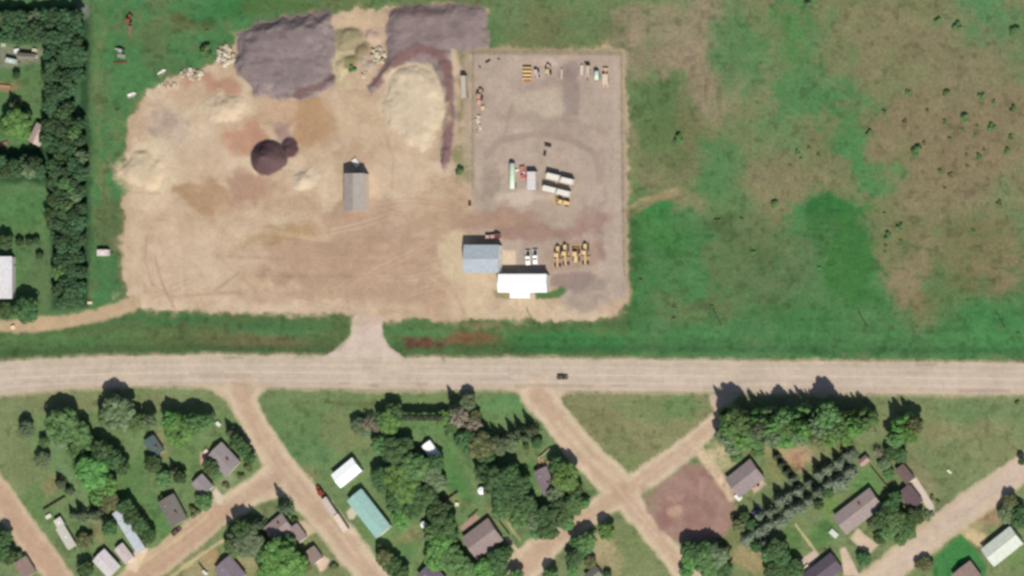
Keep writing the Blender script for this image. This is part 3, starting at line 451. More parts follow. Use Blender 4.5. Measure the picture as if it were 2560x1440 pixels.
# ------------------------------------------------------------------ objects
class MB:
    def __init__(s): s.v = []; s.f = []
    def add(s, v, f):
        n = len(s.v); s.v += [tuple(q) for q in v]; s.f += [tuple(i + n for i in q) for q in f]; return s
    def box(s, x0, x1, y0, y1, z0, z1, tx=0, ty=0):
        """tx, ty: how much the top is drawn in"""
        return s.add([(x0, y0, z0), (x1, y0, z0), (x1, y1, z0), (x0, y1, z0), (x0 + tx, y0 + ty, z1), (x1 - tx, y0 + ty, z1), (x1 - tx, y1 - ty, z1), (x0 + tx, y1 - ty, z1)],
                     [(3, 2, 1, 0), (4, 5, 6, 7), (0, 1, 5, 4), (1, 2, 6, 5), (2, 3, 7, 6), (3, 0, 4, 7)])
    def prism(s, prof, y0, y1, ty=0):
        """side profile (x, z) counter-clockwise seen from -y, drawn out along y"""
        n = len(prof); zs = [p[1] for p in prof]; zt = max(zs); zb = min(zs)
        o = [ty * (p[1] - zb) / (zt - zb + 1e-9) for p in prof]
        v = [(p[0], y0 + q, p[1]) for p, q in zip(prof, o)] + [(p[0], y1 - q, p[1]) for p, q in zip(prof, o)]
        return s.add(v, [tuple(range(n)), tuple(range(2 * n - 1, n - 1, -1))] + [(i + n, (i + 1) % n + n, (i + 1) % n, i) for i in range(n)])
    def tube(s, a, b, r0, r1=None, n=8):
        r1 = r0 if r1 is None else r1
        ax = np.array(a, float); bx = np.array(b, float); d = bx - ax; d /= (np.linalg.norm(d) + 1e-9)
        p = np.cross(d, (0, 0, 1.0)); p = p / np.linalg.norm(p) if np.linalg.norm(p) > 1e-3 else np.array((1.0, 0, 0)); q = np.cross(d, p)
        v = []
        for c, r in ((ax, r0), (bx, r1)):
            for i in range(n):
                w = 2 * PI * i / n; v.append(tuple(c + r * (math.cos(w) * p + math.sin(w) * q)))
        return s.add(v, [tuple(range(n)), tuple(range(2 * n - 1, n - 1, -1))] + [(i, i + n, (i + 1) % n + n, (i + 1) % n) for i in range(n)])
    def mesh(s, name, m, smooth=False):
        me = bpy.data.meshes.new(name); me.from_pydata(s.v, [], s.f)
        import bmesh
        bm = bmesh.new(); bm.from_mesh(me); bmesh.ops.recalc_face_normals(bm, faces=bm.faces); bm.to_mesh(me); bm.free()
        if smooth: me.polygons.foreach_set('use_smooth', [True] * len(me.polygons))
        me.materials.append(m); return me
def put(name, me, parent=None, loc=(0, 0, 0), rot=(0, 0, 0), scale=(1, 1, 1)):
    o = bpy.data.objects.new(name, me); COL.objects.link(o); o.parent = parent
    o.location = loc; o.rotation_euler = rot; o.scale = scale; return o
def part(name, mb, m, parent, smooth=False): return put(name, mb.mesh(name, m, smooth), parent)
def tag(o, label, cat=None, group=None, kind=None):
    o['label'] = label
    if cat: o['category'] = cat
    if group: o['group'] = group
    if kind: o['kind'] = kind
    return o
def thing(name, label, cat, px, py, ang=0, h=0.0, group=None):
    x, y = G(px, py, h)
    o = put(name, None, None, (x, y, gz(px, py)), (0, 0, math.radians(ang))); o.empty_display_size = .5
    return tag(o, label, cat, group)
def clone(src, px, py, ang, label, group=None, h=0.0):
    x, y = G(px, py, h); r = src.copy(); COL.objects.link(r); r.location = (x, y, gz(px, py)); r.rotation_euler = (0, 0, math.radians(ang)); r['label'] = label
    if group: r['group'] = group
    for c in list(src.children):
        k = c.copy(); COL.objects.link(k); k.parent = r
        for g in c.children:
            j = g.copy(); COL.objects.link(j); j.parent = k
    return r

# ------------------------------------------------------------------ ground, roads, piles: the lattice cut into its regions
RV = REG[:-1, :-1]
ALB = COLR / np.array(EXPO)
def region_mesh(name, k, m):
    I, J = np.nonzero(RV == k)
    if not len(I): return None
    q = np.stack([I * NW + J, (I + 1) * NW + J, (I + 1) * NW + J + 1, I * NW + J + 1], 1).ravel()
    u_, inv = np.unique(q, return_inverse=True)
    me = bpy.data.meshes.new(name); nq = len(I); nv = len(u_)
    me.vertices.add(nv); me.loops.add(nq * 4); me.polygons.add(nq)
    co = np.stack([WX.ravel()[u_], WY.ravel()[u_], HGT.ravel()[u_]], 1).astype(np.float32)
    me.vertices.foreach_set('co', co.ravel()); me.loops.foreach_set('vertex_index', inv.astype(np.int32).ravel())
    me.polygons.foreach_set('loop_start', np.arange(0, nq * 4, 4, dtype=np.int32)); me.polygons.foreach_set('use_smooth', np.ones(nq, bool))
    at = me.attributes.new('Col', 'FLOAT_COLOR', 'POINT')
    c = np.ones((nv, 4), np.float32); c[:, :3] = np.clip(ALB.reshape(-1, 3)[u_], .003, .8); at.data.foreach_set('color', c.ravel())
    me.update(calc_edges=True); me.validate(); me.materials.append(m)
    return put(name, me)
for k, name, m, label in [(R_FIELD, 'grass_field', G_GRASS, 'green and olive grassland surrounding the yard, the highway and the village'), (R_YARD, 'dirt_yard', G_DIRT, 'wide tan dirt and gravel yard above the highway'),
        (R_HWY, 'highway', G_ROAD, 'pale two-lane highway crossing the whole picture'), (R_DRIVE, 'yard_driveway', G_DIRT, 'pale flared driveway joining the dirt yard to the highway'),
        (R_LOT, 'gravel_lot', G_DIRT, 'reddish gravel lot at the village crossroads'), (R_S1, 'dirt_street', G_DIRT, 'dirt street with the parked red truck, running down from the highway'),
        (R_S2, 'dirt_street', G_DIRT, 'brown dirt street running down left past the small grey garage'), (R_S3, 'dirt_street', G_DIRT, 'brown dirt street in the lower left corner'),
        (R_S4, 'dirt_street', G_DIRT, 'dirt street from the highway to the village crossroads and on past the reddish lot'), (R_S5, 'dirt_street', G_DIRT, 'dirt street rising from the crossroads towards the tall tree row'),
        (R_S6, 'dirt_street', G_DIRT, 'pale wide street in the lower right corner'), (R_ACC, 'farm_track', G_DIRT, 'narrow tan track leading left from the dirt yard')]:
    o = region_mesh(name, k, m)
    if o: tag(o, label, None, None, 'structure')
for k, (pts, c, n, l) in enumerate(PADS):
    o = region_mesh(n, 40 + k, G_DIRT)
    if o: tag(o, l, None, None, 'structure')
for k, n, l, c in PILES:
    o = region_mesh(n, k, G_SAND if 'sand' in n else G_PILE)
    if o: tag(o, l, c)
# farther plain out to the horizon
xa, ya = G(X0, Y0); xb, yb = G(gx[-1], gy[-1]); xc, _ = G(X0, gy[-1]); xd, _ = G(gx[-1], Y0); F = 6000
b = MB(); b.add([(-F, F, 0), (F, F, 0), (F, -F, 0), (-F, -F, 0), (xa, ya, 0), (xd, ya, 0), (xb, yb, 0), (xc, yb, 0)], [(0, 4, 5, 1), (1, 5, 6, 2), (2, 6, 7, 3), (3, 7, 4, 0)])
tag(part('plain', b, mat((104, 118, 78), .95, .25, 40), None), 'grassland running on beyond the picture', None, None, 'structure')
# painted centre line, in the worn stretches still seen
CLN = [(0, 949), (60, 944), (150, 939), (300, 934), (480, 931), (700, 931), (1000, 933), (1300, 935), (1500, 938), (1800, 940), (2100, 941), (2400, 946), (2560, 948), (2860, 951)]
def cline(x): return float(np.interp(x, [p[0] for p in CLN], [p[1] for p in CLN]))
LINE = mat((214, 200, 170), .8, .1, 3)
for x0, x1 in [(0, 130), (140, 470), (560, 900), (1000, 1270), (1386, 1810), (1950, 2250), (2262, 2560)]:
    b = MB(); xs = list(np.arange(x0, x1, 20)) + [x1]; vs = []
    for x in xs:
        for dy in (-1.3, 1.3):
            wx, wy = G(x, cline(x) + dy); vs.append((wx, wy, gz(x, cline(x)) + .02))
    b.add(vs, [(2 * i, 2 * i + 1, 2 * i + 3, 2 * i + 2) for i in range(len(xs) - 1)])
    tag(part('road_marking', b, LINE, None), 'faint cream centre line painted on the highway', None, None, 'structure')

# ------------------------------------------------------------------ buildings
def window_mesh():
    return MB().box(-.6, .6, -.05, .05, -.55, .55).mesh('window', WHITE), MB().box(-.5, .5, -.065, .065, -.45, .45).mesh('pane', GLASS)
WIN, PANE = window_mesh()
DOOR = MB().box(-.45, .45, -.05, .05, 0, 2.05).mesh('door', mat((.35, .2, .14), .6, raw=True)); KNOB = MB().box(.3, .36, -.1, .1, .95, 1.03).mesh('handle', STEEL)
def house(label, cx, cy, L, Wd, ang, eave, rise, roof, wall=(200, 190, 175), name='house', cat='house', ov=.45, kind='house', chim=False, vents=0, group=None, door_end=1, z0=0):
    L *= M; Wd *= M
    t = thing(name, label, cat, cx, cy, ang, eave, group); hl, hw = L / 2, Wd / 2; wl, ww = hl - ov, hw - ov
    rm = mat(roof, .75 if kind == 'house' else .55, .10, 1.3) if isinstance(roof, tuple) else roof
    wm = mat(wall, .8, .04)
    sl = rise / hw; b = MB(); ez = eave
    n = [(-wl, -ww, -.3), (wl, -ww, -.3), (wl, ww, -.3), (-wl, ww, -.3), (-wl, -ww, ez), (wl, -ww, ez), (wl, ww, ez), (-wl, ww, ez), (-wl, 0, ez + sl * ww), (wl, 0, ez + sl * ww)]
    b.add(n, [(0, 1, 5, 4), (2, 3, 7, 6), (1, 2, 6, 9, 5), (3, 0, 4, 8, 7)]); part('wall', b, wm, t)
    th = .16; b = MB(); lo = ez - sl * ov + .02; hi = ez + sl * ww + .02
    for s in (-1, 1):
        v = [(-hl, s * hw, lo), (hl, s * hw, lo), (hl, 0, hi), (-hl, 0, hi)]
        b.add(v + [(x, y, z + th) for x, y, z in v], [(0, 1, 2, 3), (4, 5, 6, 7), (0, 1, 5, 4), (0, 3, 7, 4), (1, 2, 6, 5)])
    r = part('roof', b, rm, t)
    c = part('ridge_cap', MB().prism([(-hl, hi + th - .04), (hl, hi + th - .04), (hl, hi + th + .05), (-hl, hi + th + .05)], -.14, .14), rm, r)
    if chim:
        part('chimney', MB().box(hl * .2, hl * .2 + .8, hw * .25, hw * .25 + .7, ez, hi + .9), mat((150, 110, 95), .9), r)
    for i in range(vents):
        x = -hl * .5 + i * hl * .55; y = -hw * (.35 + .2 * (i % 2)); z = hi - sl * abs(y)
        part('roof_vent', MB().tube((x, y, z - .1), (x, y, z + .75), .22, .22), mat((.5, .5, .5), .5, raw=True), r)
    if kind == 'house':
        for s in (-1, 1):
            k = max(1, int(L / 4.5))
            for i in range(k):
                x = -wl + (i + .5 + (.18 if s < 0 else 0)) * 2 * wl / k
                if s < 0 and i == k // 2: continue
                w_ = put('window', WIN, t, (x, s * (ww + .03), 1.6)); put('pane', PANE, w_)
        x = -wl + (k // 2 + .5) * 2 * wl / k
        d = put('door', DOOR, t, (x, -ww - .03, 0)); put('handle', KNOB, d)
        part('door_step', MB().box(x - .8, x + .8, -ww - 1.1, -ww - .1, -.3, .02), mat((190, 180, 165), .9), t)
        w_ = put('window', WIN, t, (-wl - .03, 0, 1.6), (0, 0, PI / 2)); put('pane', PANE, w_)
    else:
        w_ = min(ww * 1.4, 5) ; hh = min(eave - .3, 3.6); e = door_end
        d = part('garage_door', MB().box(e * wl - .06, e * wl + .06, -w_ / 2, w_ / 2, 0, hh), mat((225, 222, 212), .6), t)
        for i in range(3): part('door_panel', MB().box(e * wl - .09, e * wl + .09, -w_ / 2 + .15, w_ / 2 - .15, .15 + i * hh / 3, hh / 3 * (i + 1) - .08), mat((232, 230, 220), .6), d)
        dd = put('door', DOOR, t, (wl * .6, -ww - .03, 0)); put('handle', KNOB, dd)
    return t
WHITE_ROOF = mat((.86, .86, .84), .5, .02, raw=True)
# the yard's three sheds
t = house('grey steel shed with a pale lean-to side standing alone in the dirt yard', 886, 480, 94, 56, -90, 6.0, 1.7, (168, 158, 148), (226, 212, 190), 'steel_shed', 'shed', .2, 'shed')
house('blue-grey metal shed left of the white office', 1203, 647, 92, 70, 0, 5.8, 1.3, (176, 186, 190), (236, 236, 230), 'metal_shed', 'shed', .25, 'shed')
t = house('bright white office building with a front bay by the yard entrance', 1306, 708, 128, 46, 0, 5.4, .9, WHITE_ROOF, (228, 224, 214), 'office_building', 'building', .4, 'house', False, 2)
hw = 23 * M; bx = 26 * M
b = MB().box(-1.2 - bx + .4, -1.2 + bx - .4, -hw - 1.9, -hw + .4, -.3, 4.8); part('front_bay', b, mat((228, 224, 214), .8), t)
b = MB().prism([(-1.2 - bx, 4.82), (-1.2 + bx, 4.82), (-1.2 + bx, 5.02), (-1.2 - bx, 5.02)], -hw - 2.3, -hw - .02); part('bay_roof', b, WHITE_ROOF, t)
# village and farm houses: label, roof centre, length, width, turn, eave, rise, roof, wall, kind
HS = [('grey-roofed house beside the dark hedge trees near the street corner', 559, 1149, 72, 56, -45, 3.0, 1.5, (152, 143, 141), 'h', 1, 2),
      ('small grey garage with a white door at the dirt street', 506, 1213, 44, 40, -46, 2.7, 1.1, (154, 144, 142), 'g', 0, 0),
      ('dark grey house between the small garage and the long mobile home', 431, 1277, 74, 50, -60, 3.0, 1.5, (122, 117, 108), 'h', 1, 1),
      ('long white mobile home half hidden by dark trees', 322, 1328, 122, 27, -56, 2.8, .5, (196, 202, 206), 'h', 0, 2),
      ('pale lilac-roofed house at the bottom edge left of the cream driveway', 266, 1409, 62, 46, -45, 3.0, 1.1, (214, 206, 204), 'h', 0, 1),
      ('small pinkish-roofed garage between the pale house and the long mobile home', 310, 1384, 48, 30, -50, 2.7, .8, (206, 192, 186), 'g', 0, 0),
      ('dark teal-roofed cottage shaded by trees', 384, 1116, 50, 34, -54, 2.8, 1.3, (92, 108, 106), 'h', 1, 0),
      ('brown-grey ranch house below the dirt street with the red truck', 697, 1322, 62, 54, 38, 2.9, 1.2, (158, 140, 134), 'h', 1, 1),
      ('brown-grey wing with garage reaching towards the red truck', 742, 1335, 44, 34, -52, 2.7, 1.0, (158, 140, 134), 'g', 0, 0),
      ('small brown house with the pinkish concrete drive', 783, 1389, 38, 34, -52, 2.7, 1.0, (152, 132, 122), 'g', 0, 0),
      ('slate-grey house cut by the bottom edge near the orange earth patch', 575, 1430, 66, 56, -48, 3.0, 1.4, (130, 120, 126), 'h', 0, 1),
      ('teal metal shed beside the street with the red truck', 922, 1284, 122, 50, -50, 3.6, 1.2, (158, 196, 184), 'g', 0, 0),
      ('large brown-roofed house with a railed patio in the middle block', 1206, 1347, 86, 68, 36, 3.0, 1.6, (152, 134, 128), 'h', 0, 1),
      ('small purple-grey house beside the round bright tree', 1363, 1203, 66, 38, -66, 2.9, 1.2, (134, 120, 124), 'h', 1, 1),
      ('grey house between the reddish lot and the spruce rows', 1862, 1196, 82, 60, 38, 3.0, 1.5, (148, 134, 132), 'h', 0, 1),
      ('largest brown-grey house, right of the spruce rows', 2145, 1278, 118, 58, 37, 3.0, 1.4, (158, 143, 136), 'h', 1, 2),
      ('dark purplish garage with a white gable edge', 2276, 1243, 54, 36, -50, 2.8, 1.2, (112, 92, 94), 'g', 0, 0),
      ('dark brown shed roof at the top of the long concrete driveway', 2262, 1186, 46, 27, -50, 2.7, .8, (118, 98, 94), 'g', 0, 0),
      ('dark purple-roofed house at the bottom edge beside the bright lawn', 2056, 1430, 92, 52, 37, 3.0, 1.5, (98, 88, 98), 'h', 0, 1),
      ('small pinkish hut among the spruces near the tree row', 2160, 1152, 26, 18, 38, 2.4, .7, (166, 136, 126), 'g', 0, 0),
      ('brown house gable poking in at the bottom right edge', 2417, 1440, 50, 60, -52, 3.0, 1.4, (150, 128, 118), 'h', 0, 0),
      ('dark slate house at the bottom edge of the middle block', 1080, 1444, 60, 54, -50, 3.0, 1.4, (112, 100, 110), 'h', 0, 1),
      ('grey-green hut at the bottom edge near the crossroads', 1484, 1440, 40, 34, 38, 2.7, 1.0, (118, 118, 104), 'g', 0, 0),
      ('pinkish farmhouse tucked against the shelterbelt', 95, 336, 52, 36, 62, 3.0, 1.3, (198, 176, 164), 'h', 0, 1),
      ('brown house at the lower left corner', 62, 1420, 50, 40, -56, 2.9, 1.2, (150, 128, 118), 'h', 0, 0)]
for l, x, y, L, w, a, e, r, rc, k, ch, vn in HS:
    if k == 'h': house(l, x, y, L, w, a, e, r, rc, (206, 194, 176), chim=bool(ch), vents=vn)
    else: house(l, x, y, L, w, a, e, r, rc, (212, 204, 188), 'garage' if 'garage' in l else 'shed', 'garage' if 'garage' in l else 'shed', .3, 'shed')
for l, x, y, L, w, a, e, r in [('big white metal shed beside the teal shed', 866, 1182, 72, 42, 38, 3.5, 1.0), ('small white shed with a dark ridge in the middle block', 1079, 1129, 52, 27, -53, 2.8, 1.0)]:
    house(l, x, y, L, w, a, e, r, WHITE_ROOF, (206, 206, 200), 'white_shed', 'shed', .2, 'shed')
house('pale greenish-white shed in the lower right corner', 2505, 1366, 94, 54, 38, 3.4, 1.1, (208, 214, 198), (206, 200, 184), 'shed', 'shed', .25, 'shed')
house('large lilac-white barn cut by the left edge', -16, 694, 108, 102, 90, 4.5, 1.4, (218, 214, 214), (210, 206, 200), 'barn', 'barn', .3, 'shed')
house('grey junk-yard shed by the top left edge', 66, 141, 50, 16, -4, 2.6, .6, (132, 126, 112), (150, 140, 120), 'shed', 'shed', .15, 'shed')
# camper and trailer homes
def camper(label, px, py, L, Wd, ang, rgb, name='camper_trailer', cat='camper', group=None, H=2.7):
    L *= M; Wd *= M; t = thing(name, label, cat, px, py, ang, H, group); l, w = L / 2, Wd / 2
    part('body', MB().prism([(-l, .5), (l - .1, .5), (l, 1.1), (l - .35, H), (-l + .2, H), (-l, H - .5)], -w, w), mat(rgb, .5), t)
    part('roof_vent', MB().box(-.4, .4, -.3, .3, H, H + .18, .08, .08), WHITE, t)
    d = part('door', MB().box(-.4, .4, -w - .04, -w + .02, .6, 2.3), mat((210, 205, 195)), t); part('handle', MB().box(.25, .33, -w - .08, -w, 1.3, 1.4), STEEL, d)
    for x in (-l * .6, l * .5): w_ = part('window', MB().box(x - .5, x + .5, -w - .03, w + .03, 1.3, 1.95), GLASS, t)
    for s in (-1, 1): part('wheel', MB().tube((-.5, s * (w - .25), .35), (-.5, s * (w + .02), .35), .35, n=12), RUBBER, t)
    part('hitch', MB().prism([(l - .2, .45), (l + 1.3, .5), (l + 1.3, .6), (l - .2, .6)], -.12, .12), DARK, t)
    return t
camper('cream mobile home standing along the lower left street', 164, 1342, 64, 26, -57, (200, 196, 182), 'mobile_home', 'mobile home', H=2.9)
camper('short white camper with a dark gap behind it, above the cream mobile home', 147, 1306, 24, 22, -57, (214, 206, 196))
camper('white camper trailer with a pinkish roof edge by the shelterbelt', 256, 632, 33, 16, 0, (222, 208, 200))
camper('small white farm camper at the top left', 26, 152, 30, 12, -12, (190, 204, 190))
# ------------------------------------------------------------------ vehicles and yard machines
def wheel_mesh(r, w):
    return MB().tube((0, -w / 2, 0), (0, w / 2, 0), r, n=14).mesh('wheel', RUBBER), MB().tube((0, -w / 2 - .02, 0), (0, w / 2 + .02, 0), r * .55, n=10).mesh('rim', STEEL)
WH = {}
def wheels(t, spots, r=.36, w=.26):
    if (r, w) not in WH: WH[(r, w)] = wheel_mesh(r, w)
    a, b = WH[(r, w)]
    for x, y in spots: q = put('wheel', a, t, (x, y, r)); put('rim', b, q)
def sedan(label, px, py, ang, rgb, L=4.6, name='car', cat='car'):
    t = thing(name, label, cat, px, py, ang, .8); m = mat(rgb, .35); l = L / 2
    part('body', MB().prism([(-l, .35), (l, .35), (l, .7), (l - 1.2, .95), (-l + .5, 1.0), (-l, .9)], -.9, .9, .06), m, t)
    c = part('cabin', MB().prism([(-l + .6, .95), (l - 1.3, .93), (l - 2.0, 1.42), (-l + 1.1, 1.45)], -.82, .82, .16), GLASS, t)
    part('roof_panel', MB().box(-l + 1.1, l - 2.05, -.66, .66, 1.43, 1.5, .08, .06), m, c)
    wheels(t, [(x, y) for x in (-l * .62, l * .62) for y in (-.82, .82)])
    for y in (-.65, .65): part('headlight', MB().box(l - .06, l + .02, y - .16, y + .16, .58, .74), WHITE, t)
    return t
def pickup(label, px, py, ang, rgb, group=None, L=5.8, bed=DARK):
    t = thing('pickup_truck', label, 'pickup truck', px, py, ang, 1.0, group); m = mat(rgb, .35) if isinstance(rgb, tuple) else rgb; l = L / 2
    part('hood', MB().prism([(l - 1.75, .45), (l, .45), (l, .95), (l - .3, 1.08), (l - 1.75, 1.18)], -.98, .98, .05), m, t)
    part('cab', MB().prism([(-l + 2.2, .45), (l - 1.75, .45), (l - 1.78, 1.15), (l - 2.35, 1.82), (-l + 2.35, 1.85)], -.97, .97, .12), m, t)
    part('windshield', MB().prism([(l - 2.37, 1.74), (l - 1.76, 1.18), (l - 1.68, 1.2), (l - 2.28, 1.79)], -.76, .76), GLASS, t)
    part('rear_window', MB().box(-l + 2.19, -l + 2.28, -.65, .65, 1.3, 1.68), GLASS, t)
    b = MB().box(-l, -l + 2.19, -.98, -.86, .5, 1.15).box(-l, -l + 2.19, .86, .98, .5, 1.15).box(-l, -l + .1, -.86, .86, .5, 1.15); part('bed', b, m, t)
    part('bed_liner', MB().box(-l + .1, -l + 2.18, -.86, .86, .5, .68), bed, t)
    wheels(t, [(x, y) for x in (-l * .58, l * .62) for y in (-.86, .86)], .4, .28)
    for y in (-.72, .72): part('headlight', MB().box(l - .05, l + .02, y - .18, y + .18, .72, .92), WHITE, t)
    return t
sedan('dark brown car driving on the highway', 1406, 943, 0, (104, 86, 72))
sedan('blue-purple car parked among the spruces below the grey house', 1892, 1276, 40, (96, 88, 128))
sedan('dark maroon car at the street beside the dark grey house', 441, 1328, 38, (112, 84, 80), 4.9)
PW = mat((.84, .83, .81), .35, .02, raw=True)
p1 = pickup('left one of two white pickups with dark beds behind the office', 1320, 644, -90, PW, 'white pickups parked behind the office')
clone(p1, 1338, 642, -90, 'right one of two white pickups with dark beds behind the office', h=1.0)
def box_trailer(label, px, py, L, Wd, ang, rgb, H=3.2, name='trailer', cat='trailer', group=None, open_top=None):
    L *= M; Wd *= M; t = thing(name, label, cat, px, py, ang, H, group); l, w = L / 2, Wd / 2; m = mat(rgb, .5) if isinstance(rgb, tuple) else rgb
    if open_top is None:
        part('cargo_box', MB().box(-l, l, -w, w, 1.0, H, .03, .05), m, t)
        for i in range(3): x = -l + (i + .5) * 2 * l / 3; part('roof_rib', MB().box(x - .06, x + .06, -w + .06, w - .06, H - .02, H + .05), m, t)
    else:
        b = MB().box(-l, l, -w, -w + .12, 1.0, H).box(-l, l, w - .12, w, 1.0, H).box(-l, -l + .12, -w + .12, w - .12, 1.0, H).box(l - .12, l, -w + .12, w - .12, 1.0, H)
        part('cargo_box', b, m, t); part('load', MB().prism([(-l + .12, 1.0), (l - .12, 1.0), (l - .12, H - .5), (0, H - .15), (-l + .12, H - .5)], -w + .12, w - .12), mat(open_top, .9, .1, .5), t)
    part('chassis', MB().box(-l + .3, l - .1, -.5, .5, .7, .98), DARK, t)
    wheels(t, [(x, y) for x in (-l + .8, -l + 2.0) for y in (-w + .2, w - .2)], .5, .3)
    part('landing_leg', MB().box(l - 2.0, l - 1.85, -.6, .6, 0, .75), STEEL, t)
    return t
# the red truck with two trailers on the street
t = thing('semi_truck', 'red truck tractor coupled to two pale trailers on the dirt street', 'truck', 801, 1231, 124, 1.6); R = mat((150, 70, 56), .4)
part('hood', MB().prism([(1.0, .6), (2.9, .6), (2.9, 1.35), (1.0, 1.75)], -.85, .85, .12), R, t); c = part('cab', MB().prism([(-.9, .6), (1.0, .6), (1.0, 1.75), (.75, 2.6), (-.9, 2.7)], -1.1, 1.1, .1), R, t)
part('windshield', MB().prism([(.8, 2.5), (1.02, 1.8), (1.1, 1.82), (.88, 2.52)], -.9, .9), GLASS, c); part('chassis', MB().box(-3.4, 1.0, -.45, .45, .6, .9), DARK, t)
for y in (-1.0, 1.0): part('exhaust_stack', MB().tube((-1.1, y, .8), (-1.1, y, 3.3), .09), STEEL, t)
part('fifth_wheel', MB().box(-2.9, -1.9, -.5, .5, .92, 1.08), DARK, t); part('fender', MB().box(-3.4, -1.4, -1.1, 1.1, 1.09, 1.17), mat((150, 70, 56), .4), t)
wheels(t, [(x, y) for x in (2.1, -2.0, -3.1) for y in (-.95, .95)], .5, .4)
box_trailer('light grey front trailer behind the red truck tractor', 822, 1266, 50, 16, 125, (206, 190, 180), group='trailers behind the red truck', H=2.9)
box_trailer('cream rear trailer, last behind the red truck tractor', 851, 1307, 48, 16, 125, (226, 208, 190), group='trailers behind the red truck', H=2.9)
# yellow graders and loaders
YEL = mat((238, 204, 146), .5, .08, .8); YEL2 = mat((214, 176, 116), .55, .08, .8)
def grader(label, px, py, ang, group):
    t = thing('motor_grader', label, 'grader', px, py, ang, 1.5, group)
    part('engine_hood', MB().box(-3.6, -.7, -.6, .6, 1.1, 2.1, .1, .08), YEL, t); c = part('cab', MB().box(-.7, .7, -.75, .75, 1.0, 3.0, .12, .1), GLASS, t); part('cab_roof', MB().box(-.8, .8, -.85, .85, 3.0, 3.14), YEL, c)
    part('frame', MB().prism([(.7, 1.3), (4.2, 1.1), (4.4, .8), (4.4, 1.3), (3.9, 1.7), (.7, 1.75)], -.25, .25), YEL, t)
    part('blade', MB().prism([(1.3, .15), (1.45, .15), (1.6, .8), (1.4, .8)], -1.9, 1.9), YEL2, t); part('front_axle', MB().box(4.0, 4.25, -1.0, 1.0, .55, .8), DARK, t)
    part('exhaust_stack', MB().tube((-1.6, .2, 2.0), (-1.6, .2, 2.8), .1), DARK, t)
    wheels(t, [(x, y) for x in (4.12, -1.3, -2.9) for y in (-1.05, 1.05)], .62, .42); return t
def loader(label, px, py, ang, group):
    t = thing('wheel_loader', label, 'loader', px, py, ang, 1.5, group)
    part('engine_hood', MB().box(-3.2, -.6, -.8, .8, 1.0, 2.1, .15, .12), YEL, t); c = part('cab', MB().box(-.6, .9, -.75, .75, 1.2, 3.1, .15, .1), GLASS, t); part('cab_roof', MB().box(-.7, 1.0, -.85, .85, 3.1, 3.24), YEL, c)
    for y in (-.55, .55): part('lift_arm', MB().prism([(.9, 1.3), (2.9, .6), (3.0, .85), (1.0, 1.6)], y - .12, y + .12), YEL2, t)
    part('bucket', MB().prism([(2.8, .12), (4.1, .1), (3.0, .3), (2.75, 1.2), (2.6, 1.1)], -1.35, 1.35), YEL2, t)
    wheels(t, [(x, y) for x in (1.2, -2.1) for y in (-1.05, 1.05)], .75, .55); return t
GM = 'yellow road machines parked in a row behind the office'
gr = grader('leftmost yellow motor grader in the row behind the office', 1394, 638, -92, GM)
clone(gr, 1413, 634, -88, 'second yellow motor grader from the left, nose furthest up the row', h=1.5)
lo = loader('third yellow machine from the left, a wheel loader with raised white-yellow engine hood', 1440, 636, 90, GM)
clone(gr, 1463, 632, -90, 'rightmost yellow motor grader in the row behind the office', h=1.5)
clone(lo, 1405, 505, 168, 'dirty yellow loader below the white double trailers', 'yellow machine among the trailers', h=1.2)
# double belly-dump trailers in the lot
DG = 'white double trailers parked slantwise in the fenced lot'; WT = mat((236, 230, 216), .5, .03)
for l, x, y, Lx, wd in [('upper left one of four white trailers parked slantwise', 1381, 442, 33, 15), ('upper right one of four white trailers parked slantwise', 1416, 452, 31, 14), ('lower left one of four white trailers parked slantwise', 1372, 473, 34, 14), ('lower right one of four white trailers parked slantwise', 1407, 482, 32, 14)]:
    box_trailer(l, x, y, Lx, wd, -13, WT, 3.8, group=DG)
def tank_trailer(label, px, py, L, Wd, ang, rgb, name='tank_trailer', cat='tank', legs=False):
    L *= M; r = Wd * M / 2; t = thing(name, label, cat, px, py, ang, r + .9 + r * .5); m = mat(rgb, .4, .04); l = L / 2; z = r + .8; b = MB(); n = 18
    prof = [(-l, .05), (-l + .1, r * .7), (-l + .45, r), (l - .45, r), (l - .1, r * .7), (l, .05)]; vs = []; fs = []
    for x, q in prof:
        for i in range(n): a = 2 * PI * i / n; vs.append((x, q * math.cos(a), z + q * math.sin(a)))
    for k in range(len(prof) - 1):
        for i in range(n): fs.append((k * n + i, k * n + (i + 1) % n, (k + 1) * n + (i + 1) % n, (k + 1) * n + i))
    fs += [tuple(range(n)), tuple(range(len(vs) - 1, len(vs) - n - 1, -1))]; part('tank', b.add(vs, fs), m, t, True)
    part('hatch', MB().tube((0, 0, z + r - .05), (0, 0, z + r + .22), .35, n=10), m, t)
    for x in (-l * .55, l * .55): part('saddle', MB().box(x - .2, x + .2, -r * .8, r * .8, .35 if not legs else 0, z - r * .45), DARK, t)
    if not legs: part('chassis', MB().box(-l + .2, l, -.45, .45, .45, .7), DARK, t); wheels(t, [(x, y) for x in (-l + .8, -l + 2) for y in (-r * .8, r * .8)], .45, .3)
    return t
tank_trailer('long mint-green tank trailer beside the small red truck', 1279, 440, 66, 15, 90, (210, 226, 200))
box_trailer('wide whitish grey trailer right of the small red truck', 1328, 452, 46, 23, 90, (220, 212, 206), 3.4)
box_trailer('narrow long grey-white trailer outside the lot fence', 1158, 217, 56, 13, 92, (192, 184, 164), 3.4)
t = thing('flatbed_truck', 'small red and pink truck between the mint tank and the wide trailer', 'truck', 1307, 432, -80, 1.2); Rp = mat((222, 130, 116), .45)
